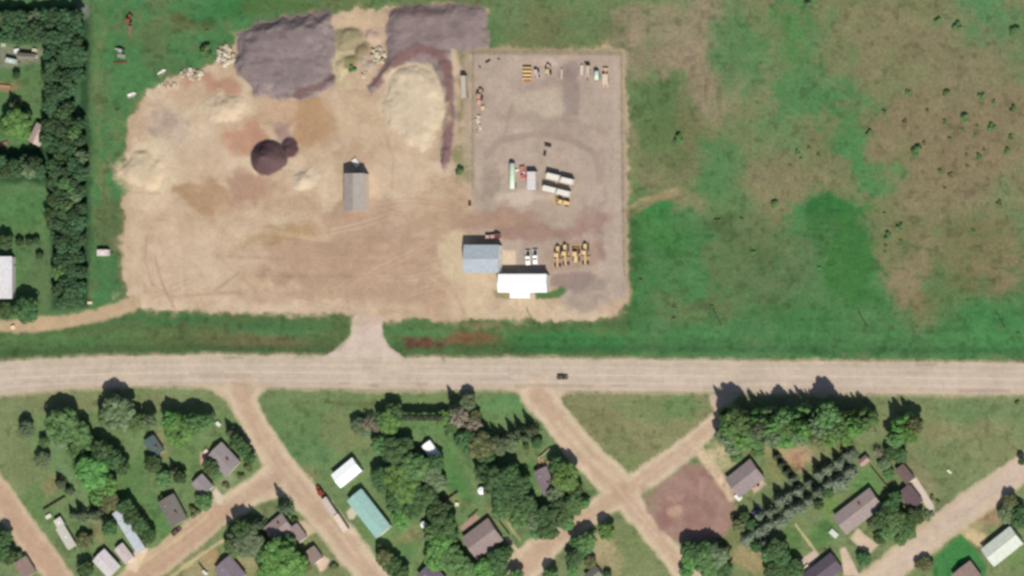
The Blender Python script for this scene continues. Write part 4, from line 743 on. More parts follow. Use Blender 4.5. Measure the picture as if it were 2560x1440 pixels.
part('cab', MB().prism([(1.0, .5), (2.6, .5), (2.6, 1.3), (1.9, 1.6), (1.7, 2.3), (1.0, 2.3)], -1, 1, .08), Rp, t); part('windshield', MB().prism([(1.75, 2.25), (1.95, 1.65), (2.03, 1.67), (1.83, 2.27)], -.8, .8), GLASS, t)
part('flatbed', MB().box(-2.6, .85, -1.15, 1.15, .95, 1.12), mat((190, 130, 110)), t); part('headboard', MB().box(.86, .98, -1.1, 1.1, .95, 1.9), mat((236, 176, 176)), t); part('toolbox', MB().box(-.4, .8, .2, 1.1, 1.13, 1.75), mat((240, 190, 190)), t); wheels(t, [(x, y) for x in (1.9, -1.6) for y in (-.95, .95)], .45, .3)
def slab(name, label, cat, px, py, L, Wd, ang, H, rgb, tilt=0, group=None, bev=.1):
    L *= M; Wd *= M; t = thing(name, label, cat, px, py, ang, H, group); part('panel', MB().box(-L / 2, L / 2, -Wd / 2, Wd / 2, H - .12, H, .02, .02), mat(rgb) if isinstance(rgb, tuple) else rgb, t)
    for x in (-L * .35, L * .35): part('support', MB().box(x - .12, x + .12, -Wd * .4, Wd * .4, -.2, H - .12), DARK, t)
    return t
slab('sheet_metal', 'white sheet of metal lying behind the grey steel shed', 'panel', 889, 407, 22, 14, -55, .8, WT)
slab('sheet_metal', 'small cream metal sheet left of the small red truck', 'panel', 1292, 426, 12, 6, 20, .7, (240, 226, 206))
slab('pipe_rack', 'thin white pipe rack standing in the upper fenced lot', 'rack', 1404, 185, 26, 5, 90, .9, (208, 188, 172)); slab('pipe_rack', 'cream pipe rack left of the grey flatbed trailer', 'rack', 1454, 175, 25, 8, 88, .9, (220, 202, 180))
t = thing('flatbed_trailer', 'grey flatbed trailer with dark deck ends, left of the mint-green tank truck', 'trailer', 1469, 178, 88, 1.0); part('deck', MB().box(-2.4, 2.4, -1.0, 1.0, .85, 1.0), mat((190, 172, 152)), t)
part('headboard', MB().box(2.41, 2.55, -1.1, 1.1, .6, 2.3), DARK, t); part('load', MB().box(-.8, 2.2, -.85, .4, 1.01, 1.5), mat((204, 186, 166)), t); part('hitch', MB().prism([(-3.9, .5), (-2.4, .7), (-2.4, .84), (-3.9, .62)], -.15, .15), DARK, t); wheels(t, [(x, y) for x in (-1.2, .2) for y in (-.9, .9)], .4, .3)
tank_trailer('short mint-green tank truck in the upper right of the fenced lot', 1490, 188, 24, 13, 90, (206, 230, 206))
t = thing('dump_trailer', 'tan forked dump trailer in the upper right corner of the lot', 'trailer', 1513, 190, -90, 1.6); T = mat((222, 200, 176), .6)
part('cargo_box', MB().prism([(-.6, .9), (3.1, .9), (3.3, 1.9), (-.8, 1.9)], -1.05, 1.05, -.1), T, t); part('front_arm', MB().prism([(-2.6, .8), (-.6, .9), (-.6, 1.2), (-2.6, 1.05)], -.3, .3), mat((214, 180, 150)), t); part('cross_bar', MB().box(-3.2, -2.6, -1.1, 1.1, .7, 1.2), mat((224, 186, 150)), t)
for y in (-.75, .75): part('fork', MB().box(3.31, 4.5, y - .22, y + .22, 1.0, 1.25), T, t)
wheels(t, [(x, y) for x in (.5, 1.9) for y in (-.85, .85)], .42, .3)
# striped yellow plow stack, and the small machines beside it
t = thing('plow_rack', 'stack of yellow snowplow blades in the top row of the lot', 'snowplow', 1317, 183, 90, 1.2)
for i, (x, c) in enumerate([(2.2, YEL2), (.75, YEL), (-.75, YEL), (-2.2, YEL)]): part('blade', MB().prism([(x - .45, .3), (x + .1, .1), (x + .35, .5), (x + .3, 1.5), (x, 1.4), (x - .1, .7)], -1.75, 1.75), c, t)
part('frame', MB().box(-3.6, 2.9, -.18, .18, .1, .32), DARK, t); part('nose', MB().prism([(-3.7, .15), (-2.8, .15), (-2.8, 1.1)], -1.4, 1.4), mat((170, 120, 90)), t)
def mower(label, px, py, ang, rgb, s=1.0, name='tractor', cat='tractor'):
    t = thing(name, label, cat, px, py, ang, 1.0); m = mat(rgb, .45)
    part('hood', MB().box(.3 * s, 2.2 * s, -.45 * s, .45 * s, .6, .6 + .9 * s, .1, .06), m, t); c = part('cab', MB().box(-1.2 * s, .3 * s, -.65 * s, .65 * s, .7, 2.2 * s, .12, .1), GLASS, t); part('cab_roof', MB().box(-1.3 * s, .4 * s, -.72 * s, .72 * s, 2.2 * s, 2.2 * s + .14), m, c)
    wheels(t, [(-.9 * s, y) for y in (-.85 * s, .85 * s)], .7 * s, .4); wheels(t, [(1.7 * s, y) for y in (-.7 * s, .7 * s)], .42 * s, .28); return t
mower('small pale machine between the plow blades and the tan tractor', 1342, 182, -80, (214, 196, 186), .95, 'skid_loader', 'machine')
mower('tan tractor with dark ends in the top row of the lot', 1371, 176, 92, (216, 186, 146), 1.15)
t = mower('faded orange tractor near the left fence of the lot', 1200, 238, 82, (196, 156, 126), 1.2); slab('crate', 'small tan crate below the faded orange tractor', 'crate', 1207, 270, 10, 10, 10, .9, (224, 196, 160))
slab('implement', 'orange-tan implement frame in front of the faded orange tractor', 'implement', 1197, 256, 12, 9, 78, .8, (226, 170, 140))
mower('old red tractor in the tall grass at the upper left', 323, 50, 80, (150, 84, 62), 1.15); slab('implement', 'rusty hay wagon below the old red tractor', 'implement', 325, 76, 24, 11, 88, .8, (128, 110, 82))
mower('grey and white old truck hulk in the grass above the brown beam', 300, 126, 160, (176, 180, 166), 1.0, 'old_truck', 'truck'); slab('implement', 'pale grey implement frame beside the old truck hulk', 'implement', 303, 140, 22, 10, -10, .8, (150, 152, 130)); slab('beam', 'long brown beam lying in the grass at the upper left', 'beam', 300, 157, 38, 6, 2, .5, (112, 84, 54))
# red farm truck behind the blue shed, dark buckets, tin boats, odd bits
t = thing('farm_truck', 'dark red farm truck with two pink boxes behind the blue-grey shed', 'truck', 1234, 590, 4, 1.2); part('flatbed', MB().box(-3.2, .6, -1.1, 1.1, .85, 1.02), DARK, t); part('cab', MB().prism([(.7, .5), (2.9, .5), (2.9, 1.2), (2.2, 1.45), (1.9, 2.4), (.7, 2.4)], -1, 1, .08), mat((120, 74, 66)), t)
for x in (-2.4, -.3): part('box', MB().box(x - .8, x + .8, -.9, .5, 1.03, 2.1), mat((206, 164, 156)), t)
wheels(t, [(x, y) for x in (2.0, -2.0) for y in (-.95, .95)], .45, .3)
def bucket(label, px, py, ang, s):
    t = thing('loader_bucket', label, 'bucket', px, py, ang, .5, 'loader buckets lying in the lot'); part('shell', MB().prism([(-.6 * s, 0), (.6 * s, 0), (.5 * s, .15), (-.35 * s, .2), (-.45 * s, .9 * s), (-.6 * s, .9 * s)], -1.4 * s, 1.4 * s), DARK, t)
    for y in (-1.3, 0, 1.3): part('rib', MB().box(-.7 * s, -.61 * s, y * s - .08, y * s + .08, .05, .8 * s), DARK, t)
bucket('larger dark bucket lying in the open middle of the lot', 1369, 363, -104, 1.0); bucket('smaller dark bucket just below the larger one', 1362, 383, -10, .75); bucket('dark angled blade near the upper left corner of the lot', 1219, 152, 120, .8); bucket('tiny dark bucket nearest the top left fence corner', 1246, 147, 60, .4); bucket('tiny dark bucket left below the angled blade', 1199, 167, 30, .4); bucket('dark roll lying on the ground by the lot gate', 1174, 508, 0, .75)
def boat(label, px, py, ang, L=4.2):
    t = thing('metal_trough', label, 'trough', px, py, ang, .5, 'white troughs lying in the upper left grass'); l = L / 2
    part('hull', MB().add([(-l, -.8, .6), (l * .4, -.8, .6), (l, 0, .7), (l * .4, .8, .6), (-l, .8, .6), (-l * .9, -.5, 0), (l * .4, -.45, 0), (l * .8, 0, .1), (l * .4, .45, 0), (-l * .9, .5, 0)], [(0, 1, 6, 5), (1, 2, 7, 6), (2, 3, 8, 7), (3, 4, 9, 8), (4, 0, 5, 9), (5, 6, 7, 8, 9)]), WT, t)
    part('seat', MB().box(-.15, .15, -.7, .7, .4, .46), mat((196, 190, 170)), t); part('rim', MB().box(-l, l * .4, -.86, -.78, .56, .66).box(-l, l * .4, .78, .86, .56, .66), WT, t)
boat('white trough lying below the rubble line in the upper left grass', 331, 237, 18); boat('white trough lying nearest the broken concrete', 406, 181, 36)
def mower_box(label, px, py, ang, L, Wd, H, rgb, name='box', cat='box'):
    t = thing(name, label, cat, px, py, ang, H); L *= M; Wd *= M
    part('body', MB().box(-L / 2, L / 2, -Wd / 2, Wd / 2, 0, H, .04, .04), mat(rgb), t); part('lid', MB().box(-L / 2 - .04, L / 2 + .04, -Wd / 2 - .04, Wd / 2 + .04, H, H + .08), mat(rgb), t); return t
for l, x, y, a, L, w, h, c in [('small white box beside the track at the shelterbelt foot', 224, 757, 0, 11, 6, .8, (236, 224, 196)), ('small cream box by the farm track at the left edge', 32, 818, 20, 11, 8, 1.0, (246, 220, 180)),
        ('white box on the ground below the camper at the lower left', 121, 1291, 30, 16, 9, 1.0, (224, 218, 200)), ('small white cabinet beside the hedge trees of the grey house', 545, 1060, -40, 12, 9, 1.2, (226, 226, 206)), ('white box by the dark fence at the bottom edge', 512, 1431, -40, 14, 8, 1.2, (226, 220, 210)),
        ('small white box alone in the grass triangle at the right', 2373, 1179, -40, 12, 5, .7, (226, 232, 200)), ('white box on the patio of the dark purple-roofed house', 2017, 1420, 40, 14, 12, 1.0, (232, 214, 200)), ('small white box by the right-hand street drive', 2165, 1391, 20, 10, 8, .8, (228, 214, 190)),
        ('white bin in the yard above the railed patio', 1142, 1261, 0, 9, 9, 1.0, (224, 228, 200)), ('pale bin at the junk yard edge, top left', 8, 112, 0, 12, 10, 1.2, (190, 190, 170)), ('bright white bin in the junk yard at the top left', 41, 127, 10, 13, 10, 1.3, (232, 236, 226)), ('cream bin in the junk yard right of the white one', 86, 126, -10, 12, 9, 1.2, (206, 200, 170)),
        ('white porch box beside the grey house and the reddish lot', 1845, 1243, -40, 17, 13, 1.3, (244, 240, 232)), ('white shrub tub beside the largest brown-grey house', 2084, 1334, -40, 22, 13, .9, (214, 220, 206)), ('tan stacked box near the pinkish patio of the grey house', 514, 1129, 45, 12, 8, .9, (232, 210, 186)),
        ('orange-red box at the left edge of the farm grass', 10, 216, -6, 34, 7, .8, (176, 134, 104)), ('rusty red box at the left edge beside the big green tree', 10, 360, 20, 22, 9, .8, (150, 110, 90))]:
    mower_box(l, x, y, a, L, w, h, c)
for l, x, y, r, h in [('round white tank with a conical lid on the bright lawn of the middle block', 1203, 1227, 9, 2.2), ('smaller round white tank with a conical lid below the teal shed', 1059, 1312, 8, 2.2)]:
    t = thing('water_tank', l, 'tank', x, y, 0, h); R_ = r * M
    part('shell', MB().tube((0, 0, 0), (0, 0, h), R_, n=20), mat((226, 232, 226), .4), t); part('lid', MB().tube((0, 0, h), (0, 0, h + .5), R_ * 1.06, .15, n=20), WHITE_ROOF, t); part('hatch', MB().tube((0, 0, h + .45), (0, 0, h + .65), .25, n=10), STEEL, t)
    for k in range(2): part('hoop', MB().tube((0, 0, .6 + k * .9), (0, 0, .68 + k * .9), R_ * 1.03, n=20), STEEL, t)
def chair(label, px, py, ang):
    t = thing('patio_chair', label, 'chair', px, py, ang, .4); part('seat', MB().box(-.5, .5, -.5, .5, .36, .44), DARK, t); part('backrest', MB().box(-.5, -.42, -.5, .5, .45, 1.0), DARK, t)
    for x in (-.45, .45):
        for y in (-.45, .45): part('leg', MB().box(x - .04, x + .04, y - .04, y + .04, 0, .35), DARK, t)
chair('left one of two dark chairs on the pinkish patio', 1884, 1215, 30); chair('right one of two dark chairs on the pinkish patio', 1895, 1212, 60)
# ------------------------------------------------------------------ poles, fences, rubble
pole_src = None
for l, x, y, a in [('utility pole standing below the white office', 1337, 810, 92), ('utility pole in the verge right of the fenced lot', 1804, 812, 92), ('utility pole in the bright verge, second from the right', 2167, 815, 92), ('rightmost utility pole of the row along the highway', 2512, 817, 92), ('utility pole at the right end of the tall tree row', 2191, 1078, 10)]:
    if pole_src is None:
        t = pole_src = thing('utility_pole', l, 'utility pole', x, y, a, 0, 'utility poles'); part('post', MB().tube((0, 0, -.5), (0, 0, 9.5), .17, .11), WOOD, t); c = part('crossarm', MB().box(-1.2, 1.2, -.22, -.12, 8.8, 8.95), WOOD, t)
        for q in (-1.05, -.4, 1.05): part('insulator', MB().tube((q, -.17, 8.95), (q, -.17, 9.2), .06), mat((.3, .32, .3), .3, raw=True), c)
        part('brace', MB().tube((-.7, -.17, 8.8), (0, -.15, 8.1), .03), STEEL, t)
    else: clone(pole_src, x, y, a, l)
POSTM = MB().tube((0, 0, -.3), (0, 0, 2.1), .06, n=6).mesh('post', FENCE)
ft = thing('chain_link_fence', 'chain-link fence round the equipment lot', 'fence', 1185, 138, 0); ft.location = (0, 0, 0)
wm_ = MB(); seg = [(1183, 470), (1184, 300), (1185, 138), (1370, 137), (1556, 139), (1559, 420), (1563, 690)]
for (ax, ay), (bx_, by_) in zip(seg[:-1], seg[1:]):
    n = max(2, int(math.hypot(bx_ - ax, by_ - ay) / 26)); pr = None
    for i in range(n + 1):
        x, y = G(ax + (bx_ - ax) * i / n, ay + (by_ - ay) * i / n)
        if i < n or (bx_, by_) == seg[-1]: put('post', POSTM, ft, (x, y, 0))
        if pr:
            for z in np.linspace(.2, 1.85, 5): wm_.tube((pr[0], pr[1], z), (x, y, z), .008, n=3)
        pr = (x, y)
    a, b_ = G(ax, ay), G(bx_, by_); part('top_rail', MB().tube((*a, 2.0), (*b_, 2.0), .022, n=6), FENCE, ft)
part('wire_mesh', wm_, FENCE, ft)['kind'] = 'stuff'
def board_fence(label, a, b_, h, rgb, name='board_fence', gap=1.0):
    t = thing(name, label, 'fence', (a[0] + b_[0]) / 2, (a[1] + b_[1]) / 2, math.degrees(math.atan2(-(b_[1] - a[1]), b_[0] - a[0]))); L = math.hypot(b_[0] - a[0], b_[1] - a[1]) * M; m = mat(rgb, .85, .12) if isinstance(rgb, tuple) else rgb
    n = max(3, int(L / gap)); bm_ = MB().box(-gap / 2 + .03, gap / 2 - .03, -.03, .03, .05, h).mesh('plank', m); pm = MB().box(-.06, .06, .04, .16, -.3, h + .1).mesh('post', m)
    for i in range(n): put('plank', bm_, t, (-L / 2 + (i + .5) * L / n, 0, 0))
    for i in range(0, n + 1, 2): put('post', pm, t, (-L / 2 + i * L / n, 0, 0))
    part('rail', MB().box(-L / 2, L / 2, .035, .09, h * .7, h * .7 + .1), m, t); return t
for l, a, b_, h, c in [('dark wooden fence running up from the camper at the lower left', (108, 1277), (168, 1242), 1.8, WOOD), ('dark wooden fence crossing the yard above the railed patio', (1098, 1264), (1148, 1231), 1.8, WOOD), ('cream board fence above the small purple-grey house', (1346, 1148), (1377, 1121), 1.3, (232, 222, 182)),
        ('dark railing on the left edge of the pinkish patio', (1172, 1296), (1196, 1276), 1.2, (120, 80, 64)), ('dark railing beside the walk of the large brown house', (1240, 1292), (1276, 1336), 1.3, (110, 78, 54)), ('dark fence from the pinkish hut down past the right-hand spruces', (2176, 1164), (2240, 1240), 1.5, WOOD), ('dark board fence at the bottom edge beside the slate house', (498, 1408), (520, 1432), 1.6, WOOD), ('dark fence at the lower edge of the bright lawn', (2062, 1372), (2108, 1430), 1.5, WOOD)]:
    board_fence(l, a, b_, h, c)
# lumber stack beside the purple-grey house
t = thing('lumber_stack', 'loose stack of light brown lumber above the small purple-grey house', 'lumber', 1360, 1160, 38)
for i in range(16): q = random.random; put('board', MB().box(-1.5, 1.5, -.3, .3, 0, .2).mesh('board', mat((190 + random.randint(-20, 20), 156, 122), .8, .1)), t, ((q() - .5) * 5, (q() - .5) * 5, .2 * i / 4), (0, 0, q() * 1.2 - .6 + (PI / 2 if i % 2 else 0)))
CON = [mat(c, .9, .1, .5) for c in ((214, 200, 170), (196, 178, 150), (226, 216, 196), (170, 150, 126))]
def rubble(label, px, py, rx, ry, n, smin, smax):
    t = thing('concrete_rubble', label, 'rubble', px, py); t['kind'] = 'thing'
    for k in range(n):
        a, q = random.random() * 2 * PI, math.sqrt(random.random()); s = random.uniform(smin, smax)
        v = [(x * s * random.uniform(.6, 1.1), y * s * random.uniform(.4, 1), z * s * random.uniform(.4, .9) * .7) for x in (-.5, .5) for y in (-.5, .5) for z in (0, 1)]
        me = MB().add(v, [(0, 1, 3, 2), (4, 6, 7, 5), (0, 4, 5, 1), (2, 3, 7, 6), (0, 2, 6, 4), (1, 5, 7, 3)]).mesh('chunk', CON[k % 4])
        put('chunk', me, t, (math.cos(a) * q * rx * M, math.sin(a) * q * ry * M, random.uniform(-.1, .4)), (random.random() * .6, random.random() * .6, random.random() * 6))
rubble('pale broken concrete heap at the left shoulder of the large mauve pile', 565, 140, 26, 26, 70, .7, 2.0); rubble('pale broken concrete strewn along the upper left rim of the yard', 480, 186, 30, 14, 60, .7, 1.8); rubble('bright white concrete lumps between the two mauve piles', 946, 140, 18, 20, 36, .8, 2.2)
rubble('few white blocks below the white concrete lumps', 912, 186, 5, 8, 5, .8, 1.6); rubble('scattered white and dark blocks along the left fence of the lot', 1196, 312, 7, 24, 22, .7, 1.5); rubble('loose pale stones along the upper left slope of the yard', 420, 212, 26, 8, 34, .4, 1.0)
# ------------------------------------------------------------------ trees
def leafy(seed, nl, per, size, shape):
    r = np.random.RandomState(seed); V = []; Fc = []
    def quad(c, n, s):
        n = n / (np.linalg.norm(n) + 1e-9); a = np.cross(n, r.randn(3)); a /= np.linalg.norm(a) + 1e-9; b2 = np.cross(n, a)
        i = len(V); w = s * (.6 + .8 * r.rand()); l2 = s * (.6 + .8 * r.rand())
        for p, q in ((-1, -.5), (.2, -1), (1, .3), (-.1, 1)): V.append(tuple(c + a * p * w + b2 * q * l2))
        Fc.append((i, i + 1, i + 2, i + 3))
    if shape == 'round':
        for k in range(nl):
            u_ = k * 2.399963 + r.rand() * .5; R_ = .80 * math.sqrt((k + .6) / nl); z = .40 + .40 * math.sqrt(max(0, 1 - R_ * R_)) + .05 * r.randn()
            c = np.array((R_ * math.cos(u_), R_ * math.sin(u_), z)); lr = .19 + .13 * r.rand()
            for j in range(per):
                d = r.randn(3); d /= np.linalg.norm(d); d[2] = abs(d[2]) if r.rand() < .8 else d[2]
                quad(c + d * lr * np.array((1, 1, .6)) * (.88 + .2 * r.rand()), d * np.array((1, 1, 1.2)) + .22 * r.randn(3) + np.array((0, 0, .6)), size * (.7 + .6 * r.rand()))
    elif shape == 'spiry':
        for k in range(nl):
            u_ = r.rand() * 2 * PI; R_ = .72 * math.sqrt(r.rand()); c = np.array((R_ * math.cos(u_), R_ * math.sin(u_), 0)); top = (1 - .35 * R_) * (.78 + .22 * r.rand()); w = .20 + .1 * r.rand()
            for j in range(per):
                t_ = r.rand(); z = .22 + (top - .22) * t_; q = w * (1 - t_ ** 1.6) + .02; v = r.rand() * 2 * PI; d = np.array((math.cos(v), math.sin(v), .5))
                quad(c + np.array((q * math.cos(v), q * math.sin(v), z)), d + .2 * r.randn(3) + np.array((0, 0, .7)), size * (.7 + .4 * (1 - t_)))
    elif shape == 'cone':
        for k in range(nl):
            z = .06 + .92 * (k + r.rand()) / nl; R_ = (1 - z) ** .85 * (.85 + .3 * r.rand()) + .03
            for j in range(max(5, int(per * (1 - z) + 3))):
                u_ = 2 * PI * r.rand(); rr = R_ * (.35 + .7 * r.rand()); d = np.array((math.cos(u_), math.sin(u_), 1.0 + .5 * r.rand()))
                quad(np.array((rr * math.cos(u_), rr * math.sin(u_), z - .10 * rr + .03 * r.randn())), d + .3 * r.randn(3), size * (.65 + .5 * (1 - z)))
    else:
        for k in range(nl):
            c = np.array((r.randn() * .35, r.randn() * .35, .45 + .2 * r.rand()))
            for j in range(per):
                d = r.randn(3); d /= np.linalg.norm(d); d[2] = abs(d[2]); quad(c + d * np.array((.5, .5, .42)) * (.7 + .4 * r.rand()), d + .3 * r.randn(3) + np.array((0, 0, .4)), size)
    me = bpy.data.meshes.new('crown'); me.from_pydata(V, [], Fc); me.materials.append(LEAF['mid']); return me
CROWN = {'round': [leafy(20 + i, 30, 52, .095, 'round') for i in range(6)], 'cone': [leafy(40 + i, 24, 26, .15, 'cone') for i in range(4)], 'bush': [leafy(60 + i, 5, 60, .16, 'bush') for i in range(4)], 'spiry': [leafy(90 + i, 13, 140, .085, 'spiry') for i in range(4)], 'twig': [leafy(80 + i, 22, 34, .055, 'round') for i in range(2)]}
def trunk_mesh(seed, conifer):
    r = random.Random(seed); b = MB().tube((0, 0, -.04), (0, 0, .95 if conifer else .5), .035, .006 if conifer else .022, 7)
    for k in range(0 if conifer else 7):
        a = 2 * PI * k / 7 + r.random(); z = .28 + .05 * k; e = (.55 * math.cos(a), .55 * math.sin(a), z + .25); b.tube((0, 0, z), e, .014, .004, 5)
    return b.mesh('trunk', TRUNK)
TR = {True: [trunk_mesh(i, True) for i in range(2)], False: [trunk_mesh(i + 9, False) for i in range(3)]}
NT = [0]
def tree(px, py, r, leaf, h, label, group=None, shape=None):
    """px, py: middle of the crown as photographed; r: crown radius in photo pixels; h: height in metres"""
    shape = shape or ('cone' if leaf in ('spruce', 'conifer') else 'twig' if leaf == 'dead' else 'round'); i = NT[0]; NT[0] += 1
    con = shape == 'cone'; bush = shape == 'bush'
    nm = 'shrub' if bush else 'spruce_tree' if con else 'bare_tree' if leaf == 'dead' else 'leafy_tree'
    R_ = r * M
    zc = h * (.38 if con else .55); x, y = G(px, py, zc)
    if bush:
        o = put(nm, CROWN['bush'][i % 4], None, (x, y, gz(px, py) - .1 * R_), (0, 0, i * 2.4), (R_, R_, max(h, R_ * .9))); tag(o, label, 'shrub', group); c = o
    else:
        o = put(nm, None, None, (x, y, gz(px, py)), (0, 0, i * 2.4)); tag(o, label, 'tree', group)
        put('trunk', TR[con][i % len(TR[con])], o, scale=(max(R_, 2.5) * (.7 if con else 1), max(R_, 2.5) * (.7 if con else 1), h))
        c = put('crown', CROWN[shape][i % len(CROWN[shape])], o, scale=(R_ * 1.08, R_ * 1.08, h * 1.02))
    if True:
        c.material_slots[0].link = 'OBJECT'; c.material_slots[0].material = LEAF[leaf]
    return o
def nth(k): return '%d%s' % (k, 'th' if 10 < k % 100 < 14 else {1: 'st', 2: 'nd', 3: 'rd'}.get(k % 10, 'th'))
KIND = {'bright': 'bright green leafy tree', 'mid': 'mid-green leafy tree', 'dark': 'dark green leafy tree', 'grey': 'grey-green leafy tree', 'olive': 'olive green leafy tree', 'dead': 'bare brown tree', 'spruce': 'blue-grey spruce', 'conifer': 'dark conifer', 'purple': 'purple-leaved tree', 'wood': 'dark green tree'}
def grove(place, items, group=None):
    """items: (x, y, radius, leaf, height[, shape]); every tree gets its own label from its look and its place in the row"""
    byk = {}
    for it in items: byk.setdefault((it[3], ('bush' if len(it) > 5 and it[5] == 'bush' else '')), []).append(it)
    for (leaf, shp), L in byk.items():
        L.sort(key=lambda q: q[0]); kd = KIND[leaf].replace('leafy tree', 'shrub').replace('conifer', 'shrub') if shp == 'bush' else KIND[leaf]
        for k, it in enumerate(L):
            if len(L) == 1: lab = '%s %s' % (kd, place)
            else: lab = '%s %s, %s' % (kd, place, 'rightmost' if k == len(L) - 1 else 'leftmost' if k == 0 else nth(k + 1) + ' from left')
            tree(it[0], it[1], it[2], leaf, it[4], lab, group or ('trees ' + place if shp != 'bush' else 'shrubs ' + place), it[5] if len(it) > 5 else None)
B, D_, Mi, Gr, Sp, Cn, Ol, De, Pu = 'bright', 'dark', 'mid', 'grey', 'spruce', 'conifer', 'olive', 'dead', 'purple'
grove('at the left end of the village block', [(66, 1072, 20, 'conifer', 7, 'round'), (160, 1062, 44, Mi, 12), (205, 1085, 28, Mi, 9), (112, 1105, 14, Mi, 5), (150, 1102, 22, Gr, 7), (108, 1150, 20, Gr, 6), (195, 1130, 24, Mi, 7)])
grove('near the highway in the left village block', [(300, 1032, 42, Gr, 13), (338, 1055, 24, Mi, 9), (376, 1052, 17, Gr, 10), (452, 1078, 40, B, 11), (490, 1056, 24, Mi, 12), (430, 1052, 24, B, 11), (520, 1052, 18, Mi, 9), (270, 1040, 24, Mi, 10)])
grove('in the middle of the left village block', [(232, 1182, 42, B, 13), (272, 1215, 26, B, 9), (205, 1160, 24, Mi, 8), (258, 1128, 28, D_, 10), (288, 1148, 24, D_, 10), (222, 1108, 22, Mi, 7), (275, 1255, 26, Ol, 8), (245, 1240, 22, B, 8), (308, 1170, 18, D_, 8), (150, 1205, 17, Cn, 6), (172, 1225, 14, Cn, 5)])
grove('round the long white mobile home', [(203, 1286, 20, Cn, 9), (236, 1284, 20, Cn, 9), (330, 1292, 22, D_, 8), (352, 1314, 22, D_, 8), (372, 1340, 20, D_, 7), (318, 1268, 22, D_, 8), (276, 1318, 20, D_, 8), (212, 1352, 22, Ol, 5), (216, 1425, 22, D_, 7), (180, 1285, 12, Cn, 6)])
grove('beside the grey-roofed house', [(576, 1082, 18, Cn, 9), (594, 1106, 20, D_, 8), (612, 1126, 18, D_, 7), (625, 1146, 15, D_, 6), (528, 1166, 20, D_, 6), (545, 1186, 12, Mi, 4), (385, 1160, 22, D_, 7), (436, 1178, 18, Cn, 8), (452, 1194, 16, D_, 7), (512, 1254, 22, Mi, 7), (410, 1195, 20, Mi, 6), (486, 1280, 14, Ol, 3, 'bush'), (566, 1216, 10, Ol, 1.6, 'bush'), (618, 1168, 12, Ol, 2, 'bush'), (600, 1192, 10, Ol, 2, 'bush'), (405, 1248, 10, D_, 3, 'bush')])
grove('below the left dirt street', [(624, 1356, 38, Gr, 10), (582, 1334, 22, Cn, 11), (608, 1322, 24, D_, 11), (640, 1312, 22, Cn, 12), (586, 1368, 24, Mi, 7), (708, 1270, 22, Cn, 14), (702, 1398, 50, B, 13), (744, 1412, 30, B, 10), (680, 1432, 36, B, 10), (720, 1365, 26, Mi, 8), (662, 1390, 24, Mi, 8), (738, 1300, 9, D_, 2, 'bush'), (690, 1355, 14, D_, 4, 'bush'), (770, 1420, 13, Ol, 3, 'bush'), (832, 1416, 12, Ol, 2.5, 'bush')])
grove('on the lower lawn left of the middle block', [(962, 1392, 22, Ol, 8), (982, 1412, 24, D_, 7), (1004, 1434, 22, D_, 7), (954, 1374, 14, Ol, 5)])
grove('at the upper left of the middle block', [(898, 1064, 20, Gr, 6), (925, 1058, 18, De, 7), (975, 1056, 28, B, 9), (958, 1046, 18, Mi, 8), (984, 1030, 24, D_, 8), (915, 1082, 14, Gr, 4), (945, 1070, 12, De, 4)])
grove('at the upper edge of the middle block near the highway', [(1140, 1024, 24, Cn, 14), (1172, 1004, 20, Gr, 7), (1110, 1046, 20, B, 6), (1150, 1042, 26, De, 8), (1186, 1062, 22, De, 7), (1132, 1074, 22, Mi, 6), (1190, 1040, 14, Ol, 5)])
grove('in the slanting conifer row of the middle block', [(1240, 1096, 16, Cn, 10), (1260, 1098, 16, Cn, 9), (1280, 1086, 16, Cn, 10), (1300, 1078, 16, Cn, 10), (1326, 1074, 18, Cn, 12), (1312, 1092, 15, Cn, 9)])
grove('in the upper middle of the middle block', [(1168, 1102, 28, D_, 9), (1204, 1112, 34, Ol, 10), (1215, 1140, 22, D_, 8), (1280, 1112, 18, Gr, 5), (1344, 1108, 14, D_, 4), (1316, 1116, 8, D_, 2.5), (1250, 1120, 18, Gr, 5)])
grove('between the white sheds of the middle block', [(955, 1114, 24, Mi, 8), (988, 1126, 34, D_, 9), (1016, 1112, 20, D_, 7), (974, 1092, 13, D_, 6), (1002, 1150, 24, D_, 8)])
grove('in the dense middle of the middle block', [(1040, 1168, 36, Mi, 10), (1000, 1192, 38, B, 9), (952, 1190, 22, D_, 8), (1078, 1182, 28, Gr, 8), (1092, 1206, 26, Gr, 7), (1022, 1226, 36, B, 9), (958, 1214, 20, D_, 6), (1062, 1240, 32, D_, 9), (992, 1252, 28, D_, 8), (1032, 1272, 24, D_, 8), (1006, 1296, 26, B, 7), (1090, 1156, 22, D_, 8)])
grove('left of the large brown house', [(1096, 1276, 28, D_, 9), (1112, 1312, 32, D_, 10), (1086, 1332, 26, Mi, 8), (1104, 1368, 34, B, 9), (1132, 1396, 32, Mi, 9), (1090, 1400, 28, B, 8), (1160, 1418, 28, Mi, 8), (1212, 1424, 28, B, 8), (1246, 1400, 28, D_, 8), (1266, 1382, 18, D_, 7), (1130, 1340, 18, D_, 7), (1292, 1440, 18, Mi, 7), (1252, 1440, 20, Mi, 7), (1378, 1440, 18, Mi, 8)])
grove('in the dark grove right of the bright lawn', [(1212, 1180, 24, D_, 9), (1240, 1198, 32, D_, 11), (1278, 1182, 24, D_, 10), (1262, 1230, 34, D_, 11), (1302, 1212, 26, D_, 9), (1288, 1252, 32, D_, 10), (1322, 1262, 24, D_, 8), (1258, 1274, 26, Mi, 8), (1302, 1292, 28, Mi, 8), (1334, 1300, 24, Gr, 8), (1230, 1232, 20, Gr, 8)])
